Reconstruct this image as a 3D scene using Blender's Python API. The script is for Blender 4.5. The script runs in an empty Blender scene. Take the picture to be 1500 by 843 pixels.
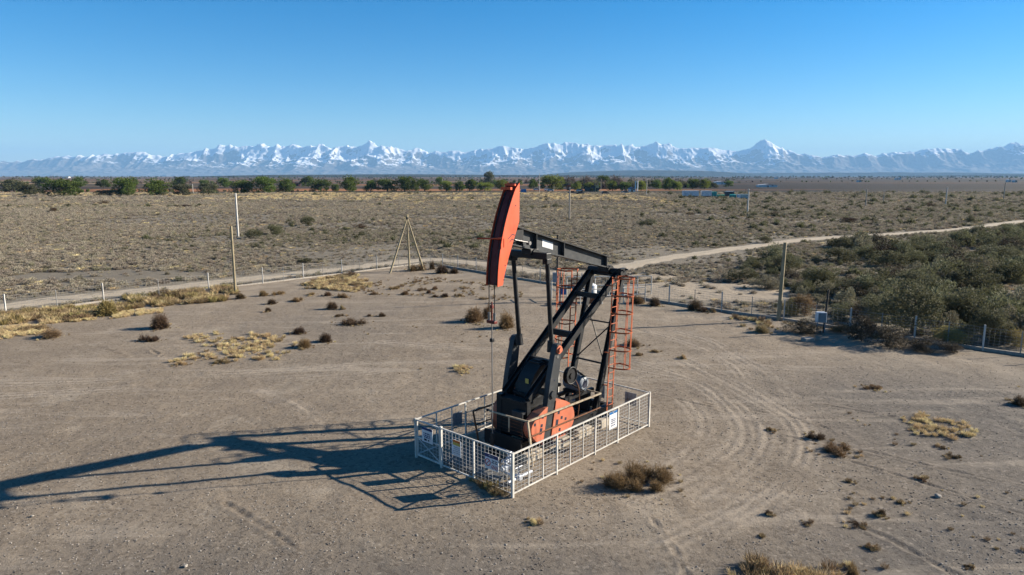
import bpy, bmesh, math, random
import numpy as np
from mathutils import Vector, Matrix

# ------------------------------------------------------------------ camera, sky, sun, exposure
scene = bpy.context.scene
COL = scene.collection
CAM_H = 9.0
PITCH = math.atan(163.5 / 1000.0)
cam_data = bpy.data.cameras.new('camera')
cam = bpy.data.objects.new('camera', cam_data)
COL.objects.link(cam)
cam.location = (0, 0, CAM_H)
cam.rotation_euler = (math.pi / 2 - PITCH, 0, 0)
cam_data.sensor_width = 36.0
cam_data.lens = 24.0
cam_data.clip_start = 0.1
cam_data.clip_end = 60000.0
scene.camera = cam

SUN_EL = math.radians(22.3)
SUN_AZ = math.radians(12.4)          # from +X (right) towards +Y (away)
SUN_DIR = Vector((math.cos(SUN_EL) * math.cos(SUN_AZ), math.cos(SUN_EL) * math.sin(SUN_AZ), math.sin(SUN_EL)))
world = bpy.data.worlds.new('World')
scene.world = world
world.use_nodes = True
wn = world.node_tree
bg = wn.nodes['Background']
sky = wn.nodes.new('ShaderNodeTexSky')
sky.sky_type = 'NISHITA'
sky.sun_disc = False
sky.sun_elevation = SUN_EL
sky.sun_rotation = math.radians(90) - SUN_AZ
sky.altitude = 900
sky.air_density = 1.0
sky.dust_density = 0.2
sky.ozone_density = 4.0
hsv = wn.nodes.new('ShaderNodeHueSaturation')
hsv.inputs['Saturation'].default_value = 1.42
wn.links.new(sky.outputs[0], hsv.inputs['Color'])
wn.links.new(hsv.outputs[0], bg.inputs[0])
bg.inputs[1].default_value = 0.05
sun_data = bpy.data.lights.new('sun', 'SUN')
sun_data.energy = 5.0
sun_data.angle = math.radians(0.53)
sun_data.color = (1.0, 0.90, 0.755)
sun = bpy.data.objects.new('sun', sun_data)
COL.objects.link(sun)
sun.rotation_euler = SUN_DIR.to_track_quat('Z', 'Y').to_euler()
vs = scene.view_settings
vs.view_transform = 'Standard'
vs.look = 'None'
vs.exposure = 1.6
vs.gamma = 1.0
vs.use_curve_mapping = False
scene.render.engine = 'CYCLES'
scene.cycles.use_denoising = True
scene.cycles.max_bounces = 6
scene.cycles.diffuse_bounces = 3
scene.cycles.transparent_max_bounces = 8
scene.cycles.volume_bounces = 0

# ------------------------------------------------------------------ helpers
RNG = np.random.default_rng(7)
_c, _s = math.cos(PITCH), math.sin(PITCH)


def G(px, py, z=0.0):
    """place on the ground (height z) that the photograph shows at a pixel of its 1500x843 frame"""
    d = Vector(((px - 750) / 1000.0, _c + (421.5 - py) / 1000.0 * _s, -_s + (421.5 - py) / 1000.0 * _c))
    t = (z - CAM_H) / d.z
    return Vector((d.x * t, d.y * t, z))


def size_at(p, px):
    """metres that px pixels of the photograph span at point p"""
    return px / 1000.0 * (p.y * _c + (CAM_H - p.z) * _s)


def vnoise(x, y, seed=0):
    """smooth value noise, numpy"""
    xi = np.floor(x).astype(np.int64); yi = np.floor(y).astype(np.int64)
    xf = x - xi; yf = y - yi
    u = xf * xf * xf * (xf * (xf * 6 - 15) + 10); v = yf * yf * yf * (yf * (yf * 6 - 15) + 10)

    def h(a, b):
        n = (a * 374761393 + b * 668265263 + seed * 974634777) & 0x7fffffff
        n = ((n ^ (n >> 13)) * 1274126177) & 0x7fffffff
        n = (n ^ (n >> 16)) & 0xffff
        return n / 65535.0
    return (h(xi, yi) * (1 - u) + h(xi + 1, yi) * u) * (1 - v) + (h(xi, yi + 1) * (1 - u) + h(xi + 1, yi + 1) * u) * v


def fbm(x, y, o=4, seed=0):
    r = 0; a = 0.5; t = 0
    for k in range(o):
        r = r + a * vnoise(x * 2 ** k + 17.3 * k, y * 2 ** k - 9.1 * k, seed + k); t += a; a *= 0.5
    return r / t


def tag(o, label=None, cat=None, group=None, kind=None):
    if label: o['label'] = label
    if cat: o['category'] = cat
    if group: o['group'] = group
    if kind: o['kind'] = kind
    return o


def empty(name, loc, rz=0.0):
    e = bpy.data.objects.new(name, None)
    COL.objects.link(e)
    e.location = loc
    e.rotation_euler = (0, 0, rz)
    e.empty_display_size = 0.2
    return e


class MB:
    """collects primitive shapes; build() links them as one mesh object"""

    def __init__(self):
        self.v = []; self.f = []; self.sm = []

    def add(self, vs_, fs_, smooth=False):
        b = len(self.v)
        self.v += [tuple(p) for p in vs_]
        self.f += [tuple(i + b for i in q) for q in fs_]
        self.sm += [smooth] * len(fs_)
        return self

    def box(self, lo, hi, M=None, bev=0.0):
        x0, y0, z0 = lo; x1, y1, z1 = hi
        if bev <= 0:
            p = [(x0, y0, z0), (x1, y0, z0), (x1, y1, z0), (x0, y1, z0), (x0, y0, z1), (x1, y0, z1), (x1, y1, z1), (x0, y1, z1)]
            f = [(0, 3, 2, 1), (4, 5, 6, 7), (0, 1, 5, 4), (1, 2, 6, 5), (2, 3, 7, 6), (3, 0, 4, 7)]
            if M: p = [M @ Vector(q) for q in p]
            return self.add(p, f)
        bm = bmesh.new()
        bmesh.ops.create_cube(bm, size=1.0)
        for w in bm.verts:
            w.co = Vector(((x0 + x1) / 2 + w.co.x * (x1 - x0), (y0 + y1) / 2 + w.co.y * (y1 - y0), (z0 + z1) / 2 + w.co.z * (z1 - z0)))
        bmesh.ops.bevel(bm, geom=bm.edges[:], offset=bev, segments=2, affect='EDGES', profile=0.5)
        bm.verts.index_update()
        p = [(M @ w.co) if M else w.co.copy() for w in bm.verts]
        f = [tuple(w.index for w in q.verts) for q in bm.faces]
        bm.free()
        return self.add(p, f)

    def tube(self, a, b, r, n=8, r2=None, caps=True):
        a = Vector(a); b = Vector(b)
        r2 = r if r2 is None else r2
        d = (b - a).normalized()
        up = Vector((0, 0, 1)) if abs(d.z) < 0.9 else Vector((1, 0, 0))
        s = d.cross(up).normalized(); t = d.cross(s)
        p = []
        for k in range(n):
            w = 2 * math.pi * k / n
            p.append(a + (s * math.cos(w) + t * math.sin(w)) * r)
        for k in range(n):
            w = 2 * math.pi * k / n
            p.append(b + (s * math.cos(w) + t * math.sin(w)) * r2)
        self.add(p, [((k + 1) % n, k, n + k, n + (k + 1) % n) for k in range(n)], n > 5)
        if caps:
            self.add([p[k] for k in range(n)], [tuple(range(n))])
            self.add([p[n + k] for k in range(n)], [tuple(range(n))[::-1]])
        return self

    def path(self, pts, r, n=6):
        for a, b in zip(pts[:-1], pts[1:]): self.tube(a, b, r, n)
        return self

    def beam(self, a, b, w, h, up=(0, 0, 1)):
        """rectangular bar from a to b; w across, h along up"""
        a = Vector(a); b = Vector(b); d = (b - a).normalized(); up = Vector(up)
        s = d.cross(up).normalized(); t = s.cross(d).normalized()
        p = []
        for e in (a, b):
            for i, j in ((-1, -1), (1, -1), (1, 1), (-1, 1)):
                p.append(e + s * (w / 2 * i) + t * (h / 2 * j))
        return self.add(p, [(3, 2, 1, 0), (4, 5, 6, 7), (0, 1, 5, 4), (1, 2, 6, 5), (2, 3, 7, 6), (3, 0, 4, 7)])

    def ibeam(self, a, b, w, h, tf, tw, up=(0, 0, 1)):
        a = Vector(a); b = Vector(b); d = (b - a).normalized()
        s = d.cross(Vector(up)).normalized(); t = s.cross(d).normalized()
        o = h / 2 - tf / 2
        self.beam(a + t * o, b + t * o, w, tf, up)
        self.beam(a - t * o, b - t * o, w, tf, up)
        self.beam(a, b, tw, h - 2 * tf, up)
        return self

    def prism(self, outline, y0, y1, M=None):
        """outline in (x,z), extruded along y"""
        n = len(outline)
        p = [Vector((x, y0, z)) for x, z in outline] + [Vector((x, y1, z)) for x, z in outline]
        if M: p = [M @ q for q in p]
        f = [tuple(range(n)), tuple(range(2 * n - 1, n - 1, -1))]
        f += [((k + 1) % n, k, n + k, n + (k + 1) % n) for k in range(n)]
        return self.add(p, f)

    def build(self, name, m, parent=None, off=None):
        me = bpy.data.meshes.new(name)
        vs_ = self.v if off is None else [(p[0] - off[0], p[1] - off[1], p[2] - off[2]) for p in self.v]
        me.from_pydata(vs_, [], self.f)
        me.polygons.foreach_set('use_smooth', self.sm)
        me.update()
        bm = bmesh.new(); bm.from_mesh(me)
        bmesh.ops.recalc_face_normals(bm, faces=bm.faces[:])
        bm.to_mesh(me); bm.free()
        me.materials.append(m)
        o = bpy.data.objects.new(name, me)
        COL.objects.link(o)
        if parent: o.parent = parent
        return o


def quads_mesh(name, V, m, tone=None, tri=False):
    """V: (n,4,3) or (n,3,3) array of loose leaf faces"""
    k = V.shape[1]; n = V.shape[0]
    me = bpy.data.meshes.new(name)
    me.vertices.add(n * k); me.loops.add(n * k); me.polygons.add(n)
    me.vertices.foreach_set('co', np.ascontiguousarray(V, dtype=np.float32).ravel())
    me.loops.foreach_set('vertex_index', np.arange(n * k, dtype=np.int32))
    me.polygons.foreach_set('loop_start', np.arange(0, n * k, k, dtype=np.int32))
    if tone is not None:
        a = me.attributes.new('tone', 'FLOAT', 'POINT')
        a.data.foreach_set('value', np.repeat(tone, k).astype(np.float32))
    me.update(); me.validate()
    me.materials.append(m)
    return me


def mesh_obj(name, me, parent=None, loc=None):
    o = bpy.data.objects.new(name, me)
    COL.objects.link(o)
    if parent: o.parent = parent
    if loc is not None: o.location = loc
    return o


# ------------------------------------------------------------------ materials
def nodes_of(name):
    m = bpy.data.materials.new(name); m.use_nodes = True
    nt = m.node_tree
    return m, nt, nt.nodes['Principled BSDF']


def N(nt, t, **kw):
    n = nt.nodes.new(t)
    for k, v in kw.items():
        if k.startswith('i_'):
            n.inputs[k[2:]].default_value = v
        else:
            setattr(n, k, v)
    return n


def mixc(nt, fac, a, b, mode='MIX'):
    n = nt.nodes.new('ShaderNodeMix'); n.data_type = 'RGBA'; n.blend_type = mode
    for sock, val in ((n.inputs[0], fac), (n.inputs[6], a), (n.inputs[7], b)):
        if hasattr(val, 'is_output') or isinstance(val, bpy.types.NodeSocket): nt.links.new(val, sock)
        elif isinstance(val, tuple): sock.default_value = (*val[:3], 1)
        else: sock.default_value = val
    return n.outputs[2]


def math_(nt, op, a, b=None, c=None, clamp=False):
    n = nt.nodes.new('ShaderNodeMath'); n.operation = op; n.use_clamp = clamp
    for i, val in enumerate((a, b, c)):
        if val is None: continue
        if isinstance(val, bpy.types.NodeSocket): nt.links.new(val, n.inputs[i])
        else: n.inputs[i].default_value = val
    return n.outputs[0]


def maprange(nt, v, a, b, c=0.0, d=1.0, smooth=True):
    n = nt.nodes.new('ShaderNodeMapRange')
    n.interpolation_type = 'SMOOTHSTEP' if smooth else 'LINEAR'
    nt.links.new(v, n.inputs[0])
    for i, x in enumerate((a, b, c, d)): n.inputs[1 + i].default_value = x
    return n.outputs[0]


def noise(nt, vec, scale, detail=4, rough=0.55, dist=0.0):
    n = N(nt, 'ShaderNodeTexNoise'); n.inputs['Scale'].default_value = scale
    n.inputs['Detail'].default_value = detail; n.inputs['Roughness'].default_value = rough
    n.inputs['Distortion'].default_value = dist
    if vec is not None: nt.links.new(vec, n.inputs['Vector'])
    return n.outputs[0]


def paint(name, col, rough=0.5, metal=0.0, worn=None, amount=0.3, scale=6.0, bump=0.15, dust=0.0, streak=0.45):
    """weathered paint: base colour, patches of a worn colour, light dust on upward faces"""
    col = tuple(x * 0.68 for x in col); worn = tuple(x * 0.68 for x in worn) if worn else None
    m, nt, b = nodes_of(name)
    tc = N(nt, 'ShaderNodeTexCoord').outputs['Object']
    n1 = noise(nt, tc, scale, 6, 0.65)
    n2 = noise(nt, tc, scale * 0.23, 3, 0.5)
    c = mixc(nt, maprange(nt, n2, 0.3, 0.7), tuple(x * 0.82 for x in col), tuple(min(1, x * 1.15) for x in col))
    if worn:
        c = mixc(nt, math_(nt, 'MULTIPLY', maprange(nt, n1, 0.66 - amount * 0.35, 0.75), 0.85), c, worn)
    mp = N(nt, 'ShaderNodeMapping'); mp.inputs['Scale'].default_value = (9, 9, 0.7); nt.links.new(tc, mp.inputs['Vector'])
    n4 = noise(nt, mp.outputs[0], 1.0, 4, 0.6)
    c = mixc(nt, math_(nt, 'MULTIPLY', maprange(nt, n4, 0.52, 0.78), streak), c, mixc(nt, 1.0, c, (0.35, 0.33, 0.32), 'MULTIPLY'))
    if dust > 0:
        g = N(nt, 'ShaderNodeNewGeometry')
        sx = N(nt, 'ShaderNodeSeparateXYZ'); nt.links.new(g.outputs['Normal'], sx.inputs[0])
        f = math_(nt, 'MULTIPLY', maprange(nt, sx.outputs[2], 0.2, 1.0), math_(nt, 'MULTIPLY', n1, dust * 1.6))
        c = mixc(nt, f, c, (0.20, 0.165, 0.12))
    nt.links.new(c, b.inputs['Base Color'])
    b.inputs['Metallic'].default_value = metal
    b.inputs['Specular IOR Level'].default_value = 0.3
    nt.links.new(maprange(nt, n1, 0.2, 0.8, rough - 0.1, min(1, rough + 0.2)), b.inputs['Roughness'])
    if bump:
        bp = N(nt, 'ShaderNodeBump'); bp.inputs['Strength'].default_value = bump; bp.inputs['Distance'].default_value = 0.01
        nt.links.new(n1, bp.inputs['Height']); nt.links.new(bp.outputs[0], b.inputs['Normal'])
    return m


def foliage(name, dark, light, trans=0.25, rnd=0.5):
    dark = tuple(x * 0.72 for x in dark); light = tuple(x * 0.72 for x in light)
    m, nt, b = nodes_of(name)
    oi = N(nt, 'ShaderNodeObjectInfo')
    at = N(nt, 'ShaderNodeAttribute'); at.attribute_name = 'tone'
    f = math_(nt, 'ADD', math_(nt, 'MULTIPLY', at.outputs['Fac'], 1 - rnd), math_(nt, 'MULTIPLY', oi.outputs['Random'], rnd), clamp=True)
    c = mixc(nt, f, dark, light)
    hs = N(nt, 'ShaderNodeHueSaturation')
    nt.links.new(c, hs.inputs['Color'])
    nt.links.new(maprange(nt, oi.outputs['Random'], 0, 1, 0.485, 0.515, False), hs.inputs['Hue'])
    b.inputs['Roughness'].default_value = 0.75
    b.inputs['Specular IOR Level'].default_value = 0.2
    nt.links.new(hs.outputs[0], b.inputs['Base Color'])
    tr = N(nt, 'ShaderNodeBsdfTranslucent'); nt.links.new(hs.outputs[0], tr.inputs['Color'])
    mx = N(nt, 'ShaderNodeMixShader'); mx.inputs[0].default_value = trans
    nt.links.new(b.outputs[0], mx.inputs[1]); nt.links.new(tr.outputs[0], mx.inputs[2])
    nt.links.new(mx.outputs[0], nt.nodes['Material Output'].inputs['Surface'])
    return m


M = {}
M['black'] = paint('black_steel_paint', (0.010, 0.011, 0.013), 0.5, 0.0, (0.035, 0.032, 0.028), 0.25, 5, 0.1, 0.08)
M['grey'] = paint('charcoal_steel_paint', (0.045, 0.049, 0.053), 0.45, 0.0, (0.11, 0.10, 0.09), 0.25, 5, 0.1, 0.2)
M['orange'] = paint('orange_red_paint', (0.78, 0.105, 0.030), 0.5, 0.0, (0.58, 0.12, 0.055), 0.45, 3, 0.08, 0.05, 0.7)
M['weight'] = paint('faded_orange_paint', (0.62, 0.17, 0.085), 0.6, 0.0, (0.40, 0.18, 0.11), 0.5, 4, 0.2, 0.25, 0.8)
M['dark_red'] = paint('dark_red_paint', (0.17, 0.022, 0.016), 0.55, 0.0, (0.08, 0.02, 0.015), 0.3, 4)
M['rust_orange'] = paint('rusty_orange_paint', (0.50, 0.115, 0.035), 0.6, 0.0, (0.22, 0.065, 0.03), 0.6, 7)
M['white'] = paint('white_fence_paint', (0.67, 0.645, 0.585), 0.55, 0.0, (0.36, 0.22, 0.13), 0.32, 7, 0.1)
M['cream_rail'] = paint('worn_cream_paint', (0.50, 0.42, 0.30), 0.6, 0.0, (0.16, 0.08, 0.045), 0.75, 6, 0.15)
M['wire'] = paint('galvanised_wire', (0.52, 0.51, 0.49), 0.5, 0.0, (0.45, 0.40, 0.35), 0.3, 9, 0.0)
M['farwire'] = paint('fence_wire', (0.34, 0.33, 0.31), 0.6, 0.0, None, 0, 9, 0.0)
M['concrete'] = paint('cream_concrete', (0.50, 0.44, 0.35), 0.9, 0.0, (0.32, 0.27, 0.2), 0.5, 4, 0.5)
M['grey_concrete'] = paint('grey_concrete', (0.36, 0.34, 0.31), 0.9, 0.0, (0.22, 0.2, 0.17), 0.5, 3, 0.5)
M['slab'] = paint('oily_slab', (0.13, 0.135, 0.135), 0.7, 0.0, (0.07, 0.065, 0.06), 0.6, 2, 0.3, 0.3)
M['motor'] = paint('motor_grey', (0.32, 0.35, 0.38), 0.45, 0.1, (0.2, 0.2, 0.2), 0.3, 6, 0.1, 0.2)
M['steel'] = paint('bare_steel', (0.35, 0.34, 0.33), 0.4, 0.7, (0.2, 0.12, 0.07), 0.3, 6)
M['cable'] = paint('greasy_cable', (0.06, 0.055, 0.05), 0.6, 0.2)
M['valve'] = paint('silver_valve_paint', (0.62, 0.66, 0.72), 0.4, 0.3, (0.3, 0.28, 0.26), 0.3, 8)
M['rust'] = paint('rust', (0.20, 0.09, 0.045), 0.85, 0.0, (0.32, 0.20, 0.13), 0.5, 5, 0.3)
M['wood'] = paint('weathered_pole_wood', (0.36, 0.30, 0.19), 0.85, 0.0, (0.2, 0.16, 0.11), 0.5, 3, 0.4)
M['grey_wood'] = paint('grey_pole_wood', (0.42, 0.38, 0.33), 0.85, 0.0, (0.25, 0.22, 0.19), 0.5, 3, 0.4)
M['dark_wood'] = paint('dark_post_wood', (0.07, 0.06, 0.05), 0.85)
M['cement_pole'] = paint('pale_pole_concrete', (0.62, 0.60, 0.56), 0.85, 0.0, (0.4, 0.38, 0.35), 0.4, 3, 0.2)
M['sign_white'] = paint('sign_white', (0.80, 0.81, 0.82), 0.4, 0.0, (0.6, 0.58, 0.55), 0.2, 8, 0.0)
M['sign_blue'] = paint('sign_blue', (0.02, 0.16, 0.42), 0.4, 0, None, 0, 6, 0)
M['sign_navy'] = paint('sign_navy', (0.025, 0.05, 0.16), 0.4, 0, None, 0, 6, 0)
M['sign_red'] = paint('sign_red', (0.55, 0.04, 0.05), 0.4, 0, None, 0, 6, 0)
M['sign_orange'] = paint('sign_orange', (0.75, 0.20, 0.03), 0.4, 0, None, 0, 6, 0)
M['sign_yellow'] = paint('sign_yellow', (0.70, 0.52, 0.12), 0.4, 0, None, 0, 6, 0)
M['sign_back'] = paint('sign_back_grey', (0.30, 0.33, 0.37), 0.5, 0.2, (0.2, 0.2, 0.2), 0.3, 5, 0)
M['sign_rusty'] = paint('rusted_sign', (0.55, 0.54, 0.52), 0.7, 0.0, (0.14, 0.065, 0.035), 1.0, 4, 0.2)
M['ink'] = paint('dark_ink', (0.02, 0.025, 0.05), 0.6, 0, None, 0, 5, 0)
M['blue_box'] = paint('blue_container', (0.02, 0.22, 0.55), 0.5)
M['pale_blue'] = paint('pale_blue_panel', (0.72, 0.76, 0.82), 0.5, 0, (0.2, 0.25, 0.35), 0.2)
M['teal'] = paint('teal_paint', (0.03, 0.32, 0.30), 0.5)
M['green_paint'] = paint('green_paint', (0.02, 0.26, 0.16), 0.5)
M['cyan'] = paint('pale_cyan_panel', (0.38, 0.52, 0.54), 0.5)
M['tyre'] = paint('tyre_rubber', (0.02, 0.02, 0.02), 0.8)
M['glass'] = paint('dark_glass', (0.02, 0.03, 0.04), 0.1, 0, None, 0, 5, 0)
M['yellow_wall'] = paint('ochre_wall', (0.60, 0.46, 0.24), 0.85)
M['dark_roof'] = paint('dark_roof', (0.07, 0.08, 0.09), 0.7)
M['bark'] = paint('bark', (0.10, 0.075, 0.05), 0.9, 0, (0.18, 0.15, 0.12), 0.4, 5, 0.6)
M['twig'] = paint('dry_twig', (0.15, 0.11, 0.075), 0.9, 0, None, 0, 5, 0)
M['red_tin'] = paint('red_roof_tin', (0.45, 0.12, 0.06), 0.6)
M['leaf_grey'] = foliage('grey_green_leaves', (0.070, 0.074, 0.040), (0.24, 0.238, 0.132), 0.3)
M['leaf_dark'] = foliage('dark_olive_leaves', (0.055, 0.060, 0.030), (0.19, 0.185, 0.095), 0.35)
M['leaf_tree'] = foliage('tree_leaves', (0.035, 0.068, 0.012), (0.17, 0.225, 0.042), 0.4)
M['leaf_bright'] = foliage('bright_tree_leaves', (0.07, 0.11, 0.015), (0.30, 0.34, 0.06), 0.45)
M['leaf_dull'] = foliage('dull_tree_leaves', (0.05, 0.058, 0.028), (0.16, 0.165, 0.08), 0.25)
M['bare'] = foliage('bare_branches', (0.12, 0.085, 0.065), (0.24, 0.18, 0.14), 0.1)
M['brown'] = foliage('brown_dry_twigs', (0.09, 0.055, 0.03), (0.33, 0.21, 0.11), 0.25)
M['dkbrown'] = foliage('dark_dry_twigs', (0.045, 0.030, 0.019), (0.185, 0.12, 0.068), 0.15)
M['shaded_brush'] = foliage('shaded_dead_brush', (0.035, 0.028, 0.020), (0.13, 0.10, 0.065), 0.15)  # dead twigs, with the shade on the brush put into the colour
M['tan'] = foliage('tan_dry_twigs', (0.16, 0.11, 0.06), (0.42, 0.31, 0.17), 0.2)
M['straw'] = foliage('straw_grass', (0.42, 0.31, 0.15), (0.95, 0.77, 0.44), 0.25)
M['scrub'] = foliage('scrub_twigs', (0.235, 0.198, 0.150), (0.48, 0.415, 0.315), 0.25, 0.6)
M['scrub2'] = foliage('olive_scrub', (0.12, 0.108, 0.072), (0.36, 0.325, 0.215), 0.25, 0.6)
M['yellowgreen'] = foliage('yellow_green_weed', (0.17, 0.135, 0.05), (0.46, 0.37, 0.15), 0.25)
M['stone'] = paint('stone', (0.40, 0.36, 0.31), 0.9, 0, (0.25, 0.22, 0.19), 0.5, 6, 0.4)

# ------------------------------------------------------------------ frame of the pump enclosure
FX = Vector((0.0194, 18.189, 0.0))                     # near corner of the white fence
FANG = math.atan2(0.74435, 0.66779)
FL, FW, FH = 7.41, 4.19, 1.30
ROT = Matrix.Rotation(FANG, 4, 'Z')


def loc2world(x, y, z=0.0):
    return FX + (ROT @ Vector((x, y, z)))


# world lines of the yard fence (left run and right run)
FENCE_L = [Vector(p) for p in ((-47.0, 27.2, 0), (-33.4, 44.2, 0), (-29.6, 48.7, 0), (-24.4, 54.2, 0), (-21.2, 57.4, 0), (-18.6, 60.2, 0), (-15.9, 63.2, 0), (-13.2, 66.2, 0), (-9.6, 70.3, 0))]
FENCE_R = [Vector(p) for p in ((-9.6, 70.3, 0), (-7.0, 68.4, 0), (-5.3, 66.4, 0), (-3.4, 64.2, 0), (-0.6, 61.0, 0), (2.4, 57.6, 0), (5.6, 54.1, 0), (8.4, 51.0, 0), (11.2, 47.9, 0), (14.1, 45.1, 0), (17.1, 42.1, 0), (19.9, 39.3, 0), (22.3, 36.9, 0), (24.6, 34.7, 0), (26.9, 32.5, 0), (33.0, 26.4, 0))]


def pl_dist(X, Y, pts):
    """distance of grid points to a polyline"""
    d = np.full(X.shape, 1e9)
    for a, b in zip(pts[:-1], pts[1:]):
        ax, ay = a[0], a[1]; ex, ey = b[0] - ax, b[1] - ay
        L2 = ex * ex + ey * ey + 1e-9
        t = np.clip(((X - ax) * ex + (Y - ay) * ey) / L2, 0, 1)
        d = np.minimum(d, np.hypot(X - ax - t * ex, Y - ay - t * ey))
    return d


def smooth_line(pts, n=10):
    """Catmull-Rom through points"""
    P = [Vector(p) for p in pts]; P = [2 * P[0] - P[1]] + P + [2 * P[-1] - P[-2]]
    out = []
    for i in range(1, len(P) - 2):
        for k in range(n):
            t = k / n
            a, b, c, d = P[i - 1], P[i], P[i + 1], P[i + 2]
            out.append(0.5 * ((2 * b) + (c - a) * t + (2 * a - 5 * b + 4 * c - d) * t * t + (3 * b - a - 3 * c + d) * t ** 3))
    out.append(P[-2])
    return out


ROAD_A = smooth_line([(-52, 22, 0), (-44, 36, 0), (-35.5, 47.6, 0), (-29.8, 53.6, 0), (-24.4, 59.2, 0), (-18.6, 65.4, 0), (-13.6, 70.4, 0), (-8.6, 74.2, 0), (-2.6, 70.0, 0), (2.2, 65.0, 0), (7.4, 63.6, 0), (13.1, 70.8, 0), (20.0, 78.0, 0), (31.0, 88.2, 0), (43, 98.6, 0), (59, 107.0, 0), (78, 118.0, 0), (104, 138.5, 0), (150, 168, 0), (230, 205, 0)])


def in_yard(X, Y):
    """positive inside the fenced yard, metres from the two fence lines"""
    nlx, nly = 0.739, -0.674      # inward normal of left run
    dl = (X + 21.2) * nlx + (Y - 57.4) * nly
    nrx, nry = -0.725, -0.689
    dr = (X - 11.2) * nrx + (Y - 47.9) * nry
    return np.minimum(dl, dr)

# ------------------------------------------------------------------ ground
def axis(lo, hi, step, far_lo, far_hi, g=1.13):
    a = list(np.arange(lo, hi, step))
    s, v = step, a[0]
    left = []
    while v > far_lo:
        s *= g; v -= s; left.append(v)
    s, v = step, a[-1]
    right = []
    while v < far_hi:
        s *= g; v += s; right.append(v)
    left[-1] = far_lo; right[-1] = far_hi
    return np.array(left[::-1] + a + right)


gx = axis(-19.0, 22.0, 0.072, -26000, 26000, 1.09)
gy = axis(12.0, 41.0, 0.072, -3000, 26000, 1.085)
X, Y = np.meshgrid(gx, gy)
yard = in_yard(X, Y)
Z = (fbm(X * 0.11, Y * 0.11, 3, 3) - 0.5) * 0.10 + (fbm(X * 0.9, Y * 0.9, 3, 11) - 0.5) * 0.05 + (fbm(X * 3.1, Y * 3.1, 2, 23) - 0.5) * 0.018
near = np.clip(1 - (np.hypot(X, Y - 25) - 60) / 120, 0, 1)
Z *= near

TRACKS = [  # tyre marks: pixel polylines of the photograph turned into ground lines; half width, depth
    ([(850, 548), (930, 560), (985, 578), (1013, 597), (1027, 623), (1017, 647), (987, 673), (930, 705)], 0.16),
    ([(850, 530), (933, 543), (1000, 556), (1033, 570), (1067, 600), (1085, 627), (1080, 653), (1050, 678), (990, 712), (930, 735)], 0.16),
    ([(930, 530), (1000, 552), (1060, 578), (1100, 606), (1117, 635), (1112, 662), (1088, 690), (1030, 730)], 0.15),
    ([(1000, 530), (1060, 560), (1113, 590), (1152, 613), (1172, 643), (1166, 677), (1134, 713), (1090, 742), (1040, 766), (960, 800)], 0.15),
    ([(1010, 526), (1075, 556), (1128, 588), (1164, 610), (1184, 643), (1180, 679), (1149, 716), (1102, 749), (1050, 773), (975, 812)], 0.15),
    ([(930, 480), (1010, 503), (1060, 527), (1087, 550), (1110, 590)], 0.17),
    ([(990, 485), (1040, 500), (1073, 520), (1113, 543), (1150, 580)], 0.17),
    ([(560, 500), (640, 508), (720, 512)], 0.2),
    ([(0, 562), (160, 556), (320, 548), (500, 536), (650, 520)], 0.18), ([(0, 580), (160, 570), (330, 560), (520, 546), (690, 530)], 0.18),
    ([(380, 570), (430, 590), (470, 620)], 0.12),
]
RUTS = [([(1150, 640), (1253, 657), (1380, 686), (1500, 712)], 0.07), ([(1215, 668), (1330, 700), (1500, 752)], 0.06),
        ([(1240, 760), (1320, 800), (1400, 843)], 0.08), ([(1190, 590), (1320, 612), (1500, 640)], 0.05),
        ([(103, 488), (140, 505), (185, 523)], 0.06), ([(133, 478), (177, 495)], 0.06), ([(207, 503), (236, 523)], 0.06),
        ([(330, 735), (370, 760), (430, 800)], 0.07), ([(1000, 462), (1100, 480)], 0.08), ([(930, 570), (1010, 590), (1060, 602)], 0.05),
        ([(1030, 592), (1160, 612), (1250, 640)], 0.05), ([(955, 760), (985, 800), (1005, 843)], 0.06)]
track = np.zeros_like(X); rut = np.zeros_like(X)
box = (X > -26) & (X < 27) & (Y > 10) & (Y < 60)
xs, ys = X[box], Y[box]
brk = fbm(xs * 0.5, ys * 0.5, 3, 41)
tr = np.zeros_like(xs); rt = np.zeros_like(xs); dz = np.zeros_like(xs)
for pts, w in TRACKS:
    d = pl_dist(xs, ys, smooth_line([G(*p) for p in pts], 8))
    d = d + (fbm(xs * 1.3, ys * 1.3, 2, 5) - 0.5) * 0.10
    band = np.clip(1.4 - d / (w * 2.8), 0, 1) * np.clip(fbm(xs * 0.33 + w * 50, ys * 0.33 + len(pts) * 7.7, 3, 43) * 4 - 1.05, 0, 1)
    lug = 0.5 + 0.5 * np.cos(2 * np.pi * d / (0.30 + 0.16 * brk))
    a = band * (0.25 + 0.75 * lug)
    tr = np.maximum(tr, a)
    rt = np.maximum(rt, band * (1 - lug) ** 2 * 0.55)
    dz += 0.010 * band * (lug - 0.6)
for pts, w in RUTS:
    d = pl_dist(xs, ys, smooth_line([G(*p) for p in pts], 8)) + (fbm(xs * 3, ys * 3, 2, 6) - 0.5) * 0.2
    a = np.clip(1.2 - np.abs(d) / w, 0, 1) * np.clip(brk * 3 - 0.6, 0, 1)
    rt = np.maximum(rt, a); dz += -0.03 * a + 0.02 * np.exp(-((d - w * 2) / w) ** 2)
track[box] = tr; rut[box] = rt
Zb = Z[box] + dz; Z[box] = Zb
# ground stays level under the pump enclosure
fx = (X - FX.x) * math.cos(FANG) + (Y - FX.y) * math.sin(FANG); fy = -(X - FX.x) * math.sin(FANG) + (Y - FX.y) * math.cos(FANG)
ins = np.clip(1 - np.maximum(np.maximum(-fx, fx - FL), np.maximum(-fy, fy - FW)) / 1.2, 0, 1)
Z *= (1 - 0.85 * ins)
Z -= 0.015
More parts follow.
